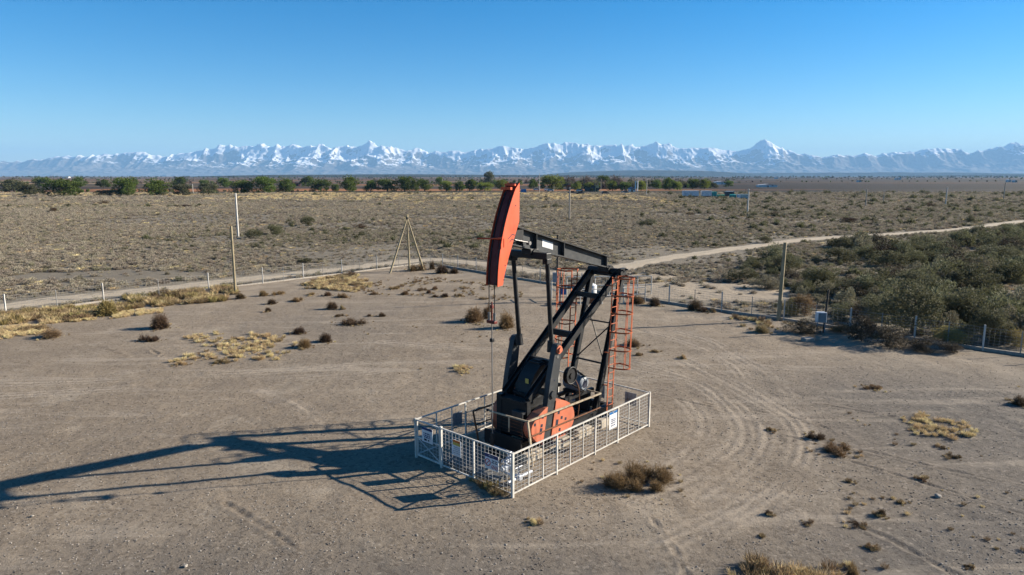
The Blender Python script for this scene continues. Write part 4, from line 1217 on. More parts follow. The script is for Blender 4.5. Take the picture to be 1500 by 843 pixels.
def limb_mesh(name, mat_, h, r, seed, n=5, spread=0.5, start=0.25):
    """tapered trunk with a few limbs, as one mesh"""
    rg_ = random.Random(seed); mb = MB()
    mid = Vector((rg_.uniform(-.05, .05) * h, rg_.uniform(-.05, .05) * h, h * 0.45)); top = Vector((rg_.uniform(-.1, .1) * h, rg_.uniform(-.1, .1) * h, h * 0.85))
    mb.tube((0, 0, -0.1), mid, r, 7, r * 0.7).tube(mid, top, r * 0.7, 6, r * 0.2)
    for k in range(n):
        t = start + (0.8 - start) * k / n
        b0 = Vector((0, 0, 0)).lerp(mid, t / 0.45) if t < 0.45 else mid.lerp(top, (t - 0.45) / 0.55)
        a = k * 2.4 + rg_.uniform(-.4, .4)
        e = b0 + Vector((math.cos(a) * spread * h * rg_.uniform(.5, .9), math.sin(a) * spread * h * rg_.uniform(.5, .9), h * rg_.uniform(.12, .3)))
        mb.tube(b0, e, r * 0.45, 5, r * 0.1)
    me = bpy.data.meshes.new(name); me.from_pydata(mb.v, [], mb.f); me.update(); me.materials.append(M[mat_])
    return me


PROTO = {}


def proto(key, fn):
    if key not in PROTO: PROTO[key] = fn()
    return PROTO[key]


def scatter(name, pts, scl, rot, meshes, label=None, cat=None, idx=None):
    """one object of kind stuff: geometry nodes put a copy of one of the meshes on every point"""
    n = len(pts)
    me = bpy.data.meshes.new(name); me.vertices.add(n)
    me.vertices.foreach_set('co', np.asarray(pts, dtype=np.float32).ravel())
    for k, a, ty in (('scl', scl, 'FLOAT'), ('rot', rot, 'FLOAT')):
        at = me.attributes.new(k, ty, 'POINT'); at.data.foreach_set('value', np.asarray(a, dtype=np.float32))
    at = me.attributes.new('pick', 'INT', 'POINT')
    at.data.foreach_set('value', np.asarray(idx if idx is not None else RNG.integers(0, len(meshes), n), dtype=np.int32))
    coll = bpy.data.collections.new(name + '_source')
    for k, ms in enumerate(meshes):
        ob = bpy.data.objects.new('source_%02d_%s' % (k, name), ms); coll.objects.link(ob)
    o_ = mesh_obj(name, me)
    ng = bpy.data.node_groups.new(name, 'GeometryNodeTree')
    ng.interface.new_socket('Geometry', in_out='INPUT', socket_type='NodeSocketGeometry')
    ng.interface.new_socket('Geometry', in_out='OUTPUT', socket_type='NodeSocketGeometry')
    gi = ng.nodes.new('NodeGroupInput'); go = ng.nodes.new('NodeGroupOutput')
    ci = ng.nodes.new('GeometryNodeCollectionInfo'); ci.inputs[0].default_value = coll; ci.inputs[1].default_value = True; ci.inputs[2].default_value = True
    ip = ng.nodes.new('GeometryNodeInstanceOnPoints'); ip.inputs['Pick Instance'].default_value = True
    def attr(nm, ty):
        a = ng.nodes.new('GeometryNodeInputNamedAttribute'); a.data_type = ty; a.inputs[0].default_value = nm
        return a.outputs[0]
    cx_ = ng.nodes.new('ShaderNodeCombineXYZ')
    L_ = ng.links.new
    L_(attr('rot', 'FLOAT'), cx_.inputs[2])
    e2r = ng.nodes.new('FunctionNodeEulerToRotation'); L_(cx_.outputs[0], e2r.inputs[0])
    L_(gi.outputs[0], ip.inputs['Points']); L_(ci.outputs[0], ip.inputs['Instance'])
    L_(attr('pick', 'INT'), ip.inputs['Instance Index']); L_(e2r.outputs[0], ip.inputs['Rotation']); L_(attr('scl', 'FLOAT'), ip.inputs['Scale'])
    L_(ip.outputs[0], go.inputs[0])
    md = o_.modifiers.new('scatter', 'NODES'); md.node_group = ng
    tag(o_, label, cat, None, 'stuff')
    return o_


def znear(P):
    """ground height under an (n,2) array"""
    i = np.clip(np.searchsorted(gx, P[:, 0]) - 1, 0, len(gx) - 2); j = np.clip(np.searchsorted(gy, P[:, 1]) - 1, 0, len(gy) - 2)
    return np.minimum(np.minimum(Z[j, i], Z[j, i + 1]), np.minimum(Z[j + 1, i], Z[j + 1, i + 1]))


# ------------------------------------------------------------------ yard fence, kerb
def wire_fence(name, pts, label, tall):
    root = empty(name, pts[0])
    tag(root, label, 'fence')
    off = pts[0]
    n = 0
    full = []
    for a, b in zip(pts[:-1], pts[1:]):
        full += [a, (a + b) / 2]
    full.append(pts[-1])
    for k, p in enumerate(full):
        big = (k % 2 == 0)
        h = 1.38 if big else 1.3
        z = ground_z(p.x, p.y)
        r = 0.034 if big else 0.018
        mb = MB().box((p.x - r, p.y - r, z - .1), (p.x + r, p.y + r, z + h))
        mb.build('post', M['cement_pole' if big else 'farwire'], root, off)
    for k, (a, b) in enumerate(zip(full[:-1], full[1:])):
        mb = MB(); d = (b - a); L = d.length; d.normalize()
        za = ground_z(a.x, a.y); zb = ground_z(b.x, b.y)
        for i in range(8):
            h = 0.12 + 0.16 * i
            mb.tube(a + Vector((0, 0, za + h)), b + Vector((0, 0, zb + h)), 0.005 if i < 7 else .007, 4, caps=False)
        nv = int(L / 0.22)
        for i in range(1, nv):
            q = a + d * (L * i / nv); zq = za + (zb - za) * i / nv
            mb.tube(q + Vector((0, 0, zq + .12)), q + Vector((0, 0, zq + 1.24)), 0.004, 4, caps=False)
        w_ = mb.build('wire_mesh', M['farwire'], root, off); w_['kind'] = 'stuff'
    return root


wire_fence('wire_fence', FENCE_L, 'wire mesh fence on pale posts along the dirt road on the left', 1.5)
wire_fence('wire_fence', FENCE_R, 'wire mesh fence on pale posts running behind the pumpjack to the thicket', 1.5)


def kerb(pts, name, off, w, h):
    mb = MB()
    for a, b in zip(pts[:-1], pts[1:]):
        t = (b - a).normalized(); nn = Vector((-t.y, t.x, 0)) * off
        za = ground_z(a.x, a.y); zb = ground_z(b.x, b.y)
        mb.beam(a + nn + Vector((0, 0, za + h / 2 - .05)), b + nn + Vector((0, 0, zb + h / 2 - .05)), w, h)
    return tag(mb.build(name, M['stone']), kind='structure')


kerb(FENCE_R[1:], 'kerb', 0.05, 0.11, 0.22)
kerb(FENCE_L, 'kerb', 0.05, 0.13, 0.16)

# ------------------------------------------------------------------ poles
def pole(px, pyb, pyt, r, mat_, label, name='utility_pole', lean=(0, 0), arms=0, cat='pole', group=None, pxt=None):
    p = G(px, pyb); z = ground_z(p.x, p.y) if p.y < 200 else 0.0
    # height from the photographed top
    dt = (421.5 - pyt) / 1000.0
    h = CAM_H + p.y * (dt * _c - _s) / (dt * _s + _c)
    h = max(1.0, h)
    root = empty(name, (p.x, p.y, z - 0.02)); tag(root, label, cat, group)
    top = Vector((lean[0], lean[1], h - z))
    MB().tube((0, 0, -0.3), top, r, 10, r * 0.78).build('shaft', M[mat_], root)
    for k in range(arms):
        zt = h - z - 0.25 - 0.7 * k
        a = MB().beam((lean[0] - 0.95, lean[1], zt), (lean[0] + 0.95, lean[1], zt), 0.09, 0.11).build('crossarm', M['grey_wood'], root)
        for x in (-.85, 0, .85):
            MB().tube((lean[0] + x, lean[1], zt + .05), (lean[0] + x, lean[1], zt + .22), .05, 8, .03).build('insulator', M['dark_red'], a)
    return root


pole(345, 430, 331, 0.10, 'wood', 'weathered bare timber post standing at the left edge of the yard', 'timber_post')
pole(349, 347, 283, 0.16, 'cement_pole', 'pale concrete pole standing in the scrub behind the left timber post')
pole(834, 321, 274, 0.17, 'grey_wood', 'grey utility pole in the scrub straight above the walking beam', arms=1)
pole(1095, 312, 277, 0.19, 'cement_pole', 'pale utility pole in the scrub beside the parked trailers', arms=1)
pole(1268, 302, 277, 0.18, 'grey_wood', 'thin utility pole in the scrub, first one right of the trailers')
pole(1294, 298, 280, 0.15, 'grey_wood', 'short thin pole in the far scrub just right of a taller one')
pole(1385, 301, 274, 0.20, 'cement_pole', 'pale utility pole in the far scrub above the thicket')
pole(1470, 293, 268, 0.20, 'grey_wood', 'faint utility pole at the far right of the scrub')
pole(947, 287, 262, 0.16, 'cement_pole', 'thin pale mast standing before the far trees near the white tubes', 'mast')
pole(790, 284, 254, 0.13, 'cement_pole', 'tallest thin mast before the far trees right of the horse head', 'mast')
pole(509, 281, 259, 0.15, 'cement_pole', 'pale pole before the far tree row left of centre')
pole(600, 280, 260, 0.15, 'grey_wood', 'pale pole before the far tree row above the timber tripod')
pole(648, 279, 262, 0.15, 'cement_pole', 'pale pole before the far tree row, second left of the horse head')
pole(684, 279, 261, 0.15, 'cement_pole', 'pale pole before the far tree row, nearest left of the horse head')
pole(283, 285, 270, 0.15, 'cement_pole', 'short pale pole before the far tree row on the left')
pole(880, 288, 262, 0.12, 'grey_wood', 'thin mast beside the ochre building before the far trees', 'mast')
pole(1140, 470, 355, 0.13, 'wood', 'tall bare timber post at the right fence beside the control cabinet', 'timber_post', lean=(0.12, 0.0))
pole(1206, 487, 424, 0.07, 'dark_wood', 'dark thin post rising behind the white control cabinet', 'timber_post', lean=(0.12, 0))
pl2 = pole(816, 441, 344, 0.09, 'dark_wood', 'dark post carrying a grey meter box behind the walking beam', 'timber_post')
MB().box((-0.34, -0.16, 1.42), (0.12, 0.14, 2.1), bev=0.02).build('meter_box', M['motor'], pl2)
# timber tripod at the far corner
p0, p1, p2 = G(571, 400), G(600, 397), G(621, 396)
ap = Vector((p1.x - 0.15, p1.y + 0.3, 5.05))
tri = empty('timber_tripod', p1); tag(tri, 'three weathered timber poles leaning together as a tall tripod', 'tripod')
for p in (p0, p1, p2):
    MB().tube(Vector((p.x, p.y, -0.1)) - p1, ap - p1 + (ap - p).normalized() * 0.35, 0.095, 8, 0.07).build('timber_leg', M['wood'], tri)
MB().tube(ap - p1 - Vector((0, 0, .12)), ap - p1 + Vector((0, 0, .06)), 0.14, 10).build('rope_lashing', M['dark_wood'], tri)

# white control cabinet by the right fence
p = G(1201, 487); cabn = empty('control_cabinet', p); tag(cabn, 'small white control cabinet on legs before the right fence', 'cabinet')
z0 = ground_z(p.x, p.y)
MB().box((-.27, -.17, z0 + .62), (.27, .17, z0 + 1.22), bev=.02).build('case', M['sign_white'], cabn)
MB().box((-.23, -.185, z0 + .66), (.23, -.171, z0 + 1.18), bev=.004).build('door', M['motor'], cabn)
for x in (-.22, .22):
    MB().box((x - .025, -.1, z0 - .1), (x + .025, -.04, z0 + .619)).build('leg', M['sign_back'], cabn)
p = G(1183, 499); blk = MB().box((-.3, -.2, -.05), (.3, .2, .16), bev=.03).build('concrete_block', M['grey_concrete']); blk.location = p; blk.rotation_euler[2] = .3
tag(blk, 'small grey concrete block on the ground before the control cabinet', 'block')

# pipe barrier and little tanks behind the pump
def pipe_barrier(x0, y0, x1, y1, px, py, label, nposts, h=1.15):
    p = G(px, py); root = empty('pipe_barrier', p); tag(root, label, 'barrier')
    z = ground_z(p.x, p.y)
    a = Vector((x0, y0, z)); b = Vector((x1, y1, z))
    for k in range(nposts):
        q = a.lerp(b, k / (nposts - 1))
        MB().tube(q - Vector((0, 0, .1)), q + Vector((0, 0, h)), .04, 8).build('post', M['white'], root)
    for hh_ in (h, h * .55):
        MB().tube(a + Vector((0, 0, hh_)), b + Vector((0, 0, hh_)), .035, 8).build('rail', M['white'], root)
    return root


pipe_barrier(0, 0, 0.5, -1.6, 808, 437, 'white pipe barrier with blue notice left of the far ladder', 2, 1.3)
pipe_barrier(0, 0, 6.5, 0.4, 830, 434, 'long white pipe barrier seen between the samson post legs', 7, 1.5)
pipe_barrier(0, 0, 4.8, 1.2, 850, 447, 'low white pipe barrier nearest behind the near ladder', 4, 1.1)
p = G(824, 443); r = empty('sign', p); tag(r, 'blue notice hanging on the white pipe barrier behind the pump', 'sign')
MB().box((-.2, 0, .55), (.25, .02, 1.05)).build('plate', M['sign_blue'], r)
p = G(866, 443); r = empty('chemical_tank', p); tag(r, 'small white round tank behind the samson post', 'tank')
MB().tube((0, 0, 0.3), (0, 0, 1.25), .38, 18).tube((0, 0, 1.25), (0, 0, 1.38), .38, 18, .12).build('drum', M['sign_white'], r)
MB().box((-.35, -.35, -.05), (.35, .35, .3)).build('stand', M['rust'], r)
p = G(848, 446); r = empty('valve_manifold', p); tag(r, 'green and rusty pipe valve cluster behind the samson front leg', 'valve')
MB().tube((-.6, 0, .4), (1.2, 0, .4), .06, 8).tube((-.2, 0, 0), (-.2, 0, .9), .05, 8).tube((.7, 0, 0), (.7, 0, .7), .05, 8).build('pipe', M['rust'], r)
MB().tube((-.2, -.18, .9), (-.2, .18, .9), .16, 12).build('hand_wheel', M['green_paint'], r)

# ------------------------------------------------------------------ bushes, one by one, in the yard and along its edge
def twig_proto(kind, mat_, v, **kw):
    def mk():
        V, T = twig_bush(900 + v * 17 + len(kind), **kw)
        return quads_mesh(kind + '_twigs', V, M[mat_], T)
    return proto((kind, mat_, v), mk)


def put_bush(px, py, wpx, hpx, mat_, label, kind='ball', name='dry_bush', cat='bush', group=None, k=[0]):
    k[0] += 1
    p = G(px, py); p.z = ground_z(p.x, p.y) - 0.01
    W = size_at(p, wpx); Hh = max(size_at(p, hpx) * 1.05, 0.08)
    v = k[0] % 4
    if kind == 'ball': me_ = twig_proto('ball', mat_, v, r=0.5, h=0.8, n=1800, w=0.016)
    elif kind == 'spread': me_ = twig_proto('spread', mat_, v, r=0.30, h=0.75, n=1100, w=0.016, lobes=5, spread=0.34)
    elif kind == 'big': me_ = twig_proto('big', mat_, v, r=0.20, h=0.8, n=7000, w=0.006, lobes=14, spread=0.44)
    else: me_ = twig_proto('leafy', mat_, v, r=0.5, h=0.85, n=2200, w=0.03)
    o_ = mesh_obj(name, me_, None, p)
    o_.scale = (W, W * random.Random(k[0]).uniform(0.75, 1.0), Hh / 0.8)
    o_.rotation_euler[2] = k[0] * 1.7
    BUSHES.append((p.x, p.y, W))
    tag(o_, label, cat, group)
    return o_


BUSHES = []
B = put_bush
B(235, 481, 33, 23, 'dkbrown', 'largest dark brown round bush alone on the left gravel')
B(218, 500, 28, 13, 'dkbrown', 'scraggly dark bush just below the round brown bush on the left', 'spread')
B(76, 494, 34, 13, 'tan', 'flat straw brown bush near the left edge of the yard')
B(50, 483, 44, 11, 'tan', 'low tan bush behind the flat straw bush at far left', 'spread')
B(157, 461, 30, 22, 'yellowgreen', 'bushy olive green shrub in the grass strip by the left fence', 'leafy', 'green_shrub', 'shrub')
B(243, 438, 40, 18, 'dkbrown', 'dark reddish brown bush against the left wire fence', 'spread')
B(352, 437, 17, 9, 'dkbrown', 'dark bush at the foot of the left timber post')
B(342, 428, 18, 12, 'tan', 'tan bush directly behind the left timber post')
B(386, 433, 14, 9, 'brown', 'small brown bush right of the left timber post')
B(408, 431, 20, 8, 'brown', 'low brown bush, second right of the left timber post', 'spread')
B(398, 445, 15, 8, 'dkbrown', 'dark little bush below the low brown bushes by the timber post')
B(435, 441, 21, 9, 'brown', 'wide low brown bush left of the yellow fence corner grass', 'spread')
B(393, 456, 10, 7, 'dkbrown', 'tiny dark bush alone below the left timber post')
B(456, 432, 15, 6, 'brown', 'low brown bush under the yellow grass bank', 'spread')
B(480, 433, 12, 7, 'brown', 'small brown bush below the tripod, left of a wider one')
B(501, 435, 22, 9, 'brown', 'wide brown bush with shadow below the yellow grass bank', 'spread')
B(487, 452, 18, 12, 'dkbrown', 'round dark bush with long shadow in the open left of centre')
B(501, 453, 8, 7, 'tan', 'tiny tan tuft touching the round dark bush')
B(498, 463, 15, 6, 'dkbrown', 'flat dark bush between the round dark bush and the long brown heap', 'spread')
B(516, 474, 40, 11, 'dkbrown', 'long low dark brown heap of brush in the open left of centre', 'spread')
B(541, 463, 8, 4, 'dkbrown', 'tiny dark tuft right of the flat dark bush')
B(560, 463, 11, 6, 'dkbrown', 'small dark bush alone left of the horse head rod')
B(438, 488, 20, 10, 'dkbrown', 'dark bush above the yellow grass patch on the left gravel')
B(477, 500, 20, 14, 'dkbrown', 'round dark bush at the right end of the yellow grass patch')
B(446, 508, 24, 14, 'brown', 'brown bush inside the right end of the yellow grass patch')
B(325, 531, 24, 9, 'tan', 'tan tuft at the lower edge of the yellow grass patch', 'spread')
B(548, 430, 17, 5, 'brown', 'low brown scrub in a row below the tripod, leftmost', 'spread')
B(578, 423, 18, 7, 'brown', 'pale brown low bush below the tripod feet', 'spread')
B(593, 431, 13, 6, 'brown', 'small brown bush directly below the tripod')
B(618, 425, 14, 7, 'tan', 'tan bush right of and below the tripod', 'spread')
B(628, 429, 9, 6, 'brown', 'small brown bush beside the tan bush below the tripod')
B(637, 424, 10, 6, 'brown', 'small upper brown bush between tripod and horse head')
B(651, 435, 13, 6, 'dkbrown', 'dark low bush between the tripod and the horse head')
B(637, 435, 8, 4, 'dkbrown', 'tiny dark tuft left of the dark low bush near the horse head')
B(671, 434, 14, 6, 'brown', 'low brown bush left of the horse head bottom', 'spread')
B(514, 405, 30, 12, 'dkbrown', 'dark brown bush behind the yellow grass bank by the fence', 'spread')
B(606, 396, 34, 14, 'brown', 'brown bush at the fence right behind the tripod feet', 'spread')
B(633, 394, 10, 12, 'dkbrown', 'dark upright bush right of the tripod at the kerb')
B(648, 400, 22, 13, 'dkbrown', 'round dark bush on the kerb right of the tripod')
B(665, 400, 16, 9, 'dkbrown', 'rightmost dark bush of the clump on the kerb right of the tripod')
B(694, 471, 32, 22, 'brown', 'large brown bush left of the hanging bridle')
B(714, 466, 18, 20, 'brown', 'brown bush right behind the hanging bridle')
B(742, 480, 28, 25, 'brown', 'brown bush behind the far pitman arm')
B(933, 444, 24, 12, 'brown', 'brown bush on the kerb right of the near ladder')
B(959, 447, 21, 13, 'dkbrown', 'round dark bush on the kerb, second right of the near ladder')
B(1017, 454, 20, 16, 'dkbrown', 'dark bush on the kerb between two pale fence posts')
B(1030, 456, 22, 9, 'dkbrown', 'low dark bush against the kerb right of a round dark one', 'spread')
B(1044, 457, 10, 7, 'tan', 'small tan tuft on the kerb left of the right timber post')
B(928, 506, 28, 11, 'tan', 'pale tan bush on the gravel right of the near ladder cage')
B(1000, 526, 10, 7, 'straw', 'tiny yellow tuft on the gravel right of the pale tan bush', cat='grass tuft', name='grass_tuft')
B(960, 516, 12, 4, 'tan', 'thin tan tuft near the tiny yellow tuft behind the pump')
B(935, 521, 10, 5, 'brown', 'thin brown tuft below the pale tan bush behind the pump')
B(1116, 487, 24, 12, 'tan', 'tan bush at the foot of the right timber post')
B(1278, 569, 28, 8, 'brown', 'flat brown bush alone on the pale dust of the right gravel', 'spread')
B(1130, 631, 16, 7, 'brown', 'thin brown tuft among the curved tyre tracks', 'spread')
B(1224, 661, 46, 18, 'brown', 'brown bush right of the outer tyre tracks, nearer half of a pair', 'spread')
B(1200, 643, 32, 13, 'dkbrown', 'dark bush right of the outer tyre tracks, farther half of a pair', 'spread')
B(1495, 592, 26, 13, 'dkbrown', 'dark bush cut by the right edge of the picture')
B(928, 706, 104, 30, 'brown', 'large tangled brown bush beside the sunlit long fence side', 'big')
B(1125, 753, 11, 8, 'dkbrown', 'tiny dark tuft below the outer tyre tracks')
B(1183, 768, 15, 5, 'dkbrown', 'tiny flat dark tuft, leftmost in the lower right gravel', 'spread')
B(1252, 769, 24, 8, 'dkbrown', 'low dark tuft with straw in the lower right gravel', 'spread')
B(1291, 756, 14, 11, 'dkbrown', 'small round dark tuft casting a blue shadow at lower right')
B(1275, 803, 18, 10, 'brown', 'small brown tuft lowest in the right gravel', 'spread')
B(1320, 735, 16, 7, 'dkbrown', 'dark flat tuft left of the grey rock at lower right', 'spread')
B(1350, 703, 14, 6, 'brown', 'small brown tuft above the grey rock at lower right', 'spread')
B(1245, 705, 12, 6, 'dkbrown', 'small dark tuft below the paired brown bushes', 'spread')
B(1398, 669, 18, 8, 'dkbrown', 'dark tuft below the right yellow grass patch', 'spread')
B(1381, 655, 12, 5, 'dkbrown', 'tiny dark tuft touching the right yellow grass patch', 'spread')
B(1419, 831, 12, 6, 'dkbrown', 'tiny dark tuft near the lower right corner', 'spread')
B(1250, 838, 34, 18, 'brown', 'thin brown bush right of the straw clump at the bottom edge', 'spread')
B(1116, 785, 10, 4, 'dkbrown', 'tiny dark tuft on pale dust above the straw clump at the bottom', 'spread')
B(781, 764, 20, 11, 'straw', 'single straw tuft on the gravel before the near fence corner', 'spread', 'grass_tuft', 'grass tuft')
B(265, 534, 18, 8, 'straw', 'straw tuft at the left end of the yellow grass patch', 'spread', 'grass_tuft', 'grass tuft')

# rocks
def rock(px, py, wpx, label, seed):
    bm = bmesh.new(); bmesh.ops.create_icosphere(bm, subdivisions=2, radius=0.5)
    rg_ = np.random.default_rng(seed)
    for v in bm.verts:
        v.co *= 0.75 + 0.5 * float(vnoise(np.array([v.co.x * 2.3 + seed]), np.array([v.co.y * 2.3 + v.co.z * 3]), seed)[0]); v.co.z *= 0.6
    me_ = bpy.data.meshes.new('rock'); bm.to_mesh(me_); bm.free(); me_.materials.append(M['stone'])
    p = G(px, py); p.z = ground_z(p.x, p.y) + 0.03
    o_ = mesh_obj('rock', me_, None, p); s_ = size_at(p, wpx); o_.scale = (s_, s_, s_); tag(o_, label, 'rock')


rock(1374, 728, 10, 'grey rock lying alone on the lower right gravel', 1)
rock(272, 829, 7, 'pale stone near the bottom edge left of centre', 2)
rock(47, 757, 5, 'small pale stone at the lower left below the pump shadow', 3)

# loose stones of the yard
ST_M = []
M['dark_stone'] = paint('dark_stone', (0.13, 0.11, 0.095), 0.9, 0, (0.2, 0.17, 0.14), 0.4, 6, 0.3)
for sd in range(4):
    bm = bmesh.new(); bmesh.ops.create_icosphere(bm, subdivisions=1, radius=0.5)
    rg_ = np.random.default_rng(sd + 50)
    for v in bm.verts: v.co = v.co * float(rg_.uniform(0.65, 1.15)); v.co.z *= 0.6
    me_ = bpy.data.meshes.new('pebble'); bm.to_mesh(me_); bm.free(); me_.materials.append(M['stone'] if sd % 2 else M['dark_stone']); ST_M.append(me_)
n = 60000
sy = 12 + 34 * RNG.random(n) ** 1.5; sx_ = (RNG.random(n) - 0.5) * (sy * 1.75 + 4)
keep = (in_yard(sx_, sy) > 1.0) & (fbm(sx_ * 0.35, sy * 0.35, 3, 61) > 0.38)
fxx = (sx_ - FX.x) * math.cos(FANG) + (sy - FX.y) * math.sin(FANG); fyy = -(sx_ - FX.x) * math.sin(FANG) + (sy - FX.y) * math.cos(FANG)
P2 = np.stack([sx_, sy], 1)[keep]
scatter('gravel', np.column_stack([P2, znear(P2) + 0.006]), 0.014 + 0.05 * RNG.random(len(P2)) ** 4, RNG.random(len(P2)) * 6.28, ST_M)

# ------------------------------------------------------------------ dry grass (each patch one mass)
TUFTS = [quads_mesh('tuft', *(lambda vt: (vt[0], M['straw'], vt[1]))(grass_tuft(300 + k, 0.30, 0.42, 110, 0.020))) for k in range(4)]
TUFTS_T = [quads_mesh('tuft', *(lambda vt: (vt[0], M['tan'], vt[1]))(grass_tuft(340 + k, 0.30, 0.42, 110, 0.020))) for k in range(3)]
TUFTS_G = [quads_mesh('tuft', *(lambda vt: (vt[0], M['yellowgreen'], vt[1]))(grass_tuft(360 + k, 0.30, 0.5, 120, 0.022))) for k in range(3)]


def in_poly(P, poly):
    x, y = P[:, 0], P[:, 1]; ins_ = np.zeros(len(P), bool)
    j = len(poly) - 1
    for i in range(len(poly)):
        xi, yi = poly[i][0], poly[i][1]; xj, yj = poly[j][0], poly[j][1]
        c_ = ((yi > y) != (yj > y)) & (x < (xj - xi) * (y - yi) / (yj - yi + 1e-12) + xi)
        ins_ ^= c_; j = i
    return ins_


def grass_patch(pix, n, smin, smax, meshes, thr=0.5, freq=0.8, seed=1, name='dry_grass'):
    poly = [G(*q) for q in pix]
    lo = np.array([min(p.x for p in poly), min(p.y for p in poly)]); hi = np.array([max(p.x for p in poly), max(p.y for p in poly)])
    P = lo + (hi - lo) * RNG.random((n, 2))
    P = P[in_poly(P, poly) & (fbm(P[:, 0] * freq, P[:, 1] * freq, 3, seed) > thr)]
    return scatter(name, np.column_stack([P, znear(P)]), smin + (smax - smin) * RNG.random(len(P)) ** 1.5, RNG.random(len(P)) * 6.28, meshes)


grass_patch([(268, 494), (330, 487), (400, 490), (440, 496), (432, 520), (400, 531), (340, 536), (300, 528), (262, 536), (240, 532), (290, 515)], 900, 0.12, 0.6, TUFTS + TUFTS_T[:1], 0.48, 0.9, 3)
grass_patch([(650, 533), (700, 530), (745, 536), (742, 548), (718, 560), (690, 556), (660, 546)], 200, 0.2, 0.55, TUFTS + TUFTS_T[:1], 0.52, 0.9, 5)
grass_patch([(1320, 612), (1345, 605), (1370, 612), (1412, 620), (1432, 634), (1415, 650), (1380, 640), (1330, 636)], 340, 0.12, 0.5, TUFTS, 0.46, 1.6, 8)
grass_patch([(1068, 843), (1085, 832), (1110, 826), (1140, 828), (1190, 828), (1226, 838), (1235, 870), (1060, 870)], 110, 0.35, 0.9, TUFTS + TUFTS_T, 0.42, 1.3, 9)
grass_patch([(685, 702), (700, 702), (742, 722), (735, 730), (700, 714)], 90, 0.25, 0.6, TUFTS_T + TUFTS_G[:1], 0.3, 1.0, 10)
grass_patch([(0, 462), (60, 455), (150, 445), (240, 430), (330, 421), (352, 432), (330, 441), (262, 447), (200, 452), (150, 462), (110, 470), (60, 474), (0, 482)], 3600, 0.4, 1.2, TUFTS_G[:1] + TUFTS_T + TUFTS[:2], 0.43, 0.7, 12)
grass_patch([(0, 480), (60, 474), (180, 456), (240, 452), (240, 458), (170, 466), (90, 476), (60, 490), (0, 498)], 1400, 0.3, 0.6, TUFTS, 0.47, 0.6, 13)
grass_patch([(425, 423), (470, 408), (520, 402), (540, 408), (545, 420), (520, 428), (470, 424)], 700, 0.4, 0.9, TUFTS + TUFTS_T, 0.44, 0.4, 14)
grass_patch([(520, 418), (600, 404), (690, 412), (780, 425), (780, 445), (690, 440), (600, 432), (540, 432)], 700, 0.25, 0.55, TUFTS_T, 0.55, 0.6, 15)
grass_patch([(1060, 462), (1130, 470), (1240, 486), (1310, 498), (1290, 506), (1180, 496), (1100, 486)], 800, 0.3, 0.8, TUFTS_T + TUFTS[:1], 0.5, 0.6, 16)
grass_patch([(1240, 600), (1500, 560), (1500, 843), (1180, 843)], 700, 0.12, 0.35, TUFTS_T + TUFTS[:1], 0.62, 0.45, 18)
grass_patch([(500, 480), (800, 470), (800, 540), (560, 560)], 160, 0.12, 0.3, TUFTS_T, 0.62, 0.45, 19)

# straw and broken twigs caught round the foot of each bush
L = []
for bx_, by_, bw in BUSHES:
    for _ in range(int(6 + 10 * min(bw, 2))):
        a = RNG.random() * 6.28; d_ = bw * (0.25 + 0.6 * RNG.random())
        L.append((bx_ + d_ * math.cos(a), by_ + d_ * math.sin(a)))
L = np.array(L)
scatter('plant_litter', np.column_stack([L, znear(L)]), 0.10 + 0.22 * RNG.random(len(L)) ** 2, RNG.random(len(L)) * 6.28, TUFTS_T + TUFTS[:1])

# ------------------------------------------------------------------ scrubland
SCRUB = [quads_mesh('scrub', *(lambda vt: (vt[0], M['scrub'], vt[1]))(twig_bush(500 + k, 0.5, 0.45, 150, 0.05))) for k in range(4)]
SCRUB += [quads_mesh('scrub', *(lambda vt: (vt[0], M['scrub2'], vt[1]))(twig_bush(520 + k, 0.5, 0.55, 170, 0.05))) for k in range(2)]
SCRUB += [quads_mesh('scrub', *(lambda vt: (vt[0], M['straw'], vt[1]))(grass_tuft(540 + k, 0.55, 0.34, 130, 0.035))) for k in range(2)]
SCRUB += [quads_mesh('scrub', *(lambda vt: (vt[0], M['leaf_dark'], vt[1]))(twig_bush(560 + k, 0.5, 0.6, 190, 0.06))) for k in range(1)]


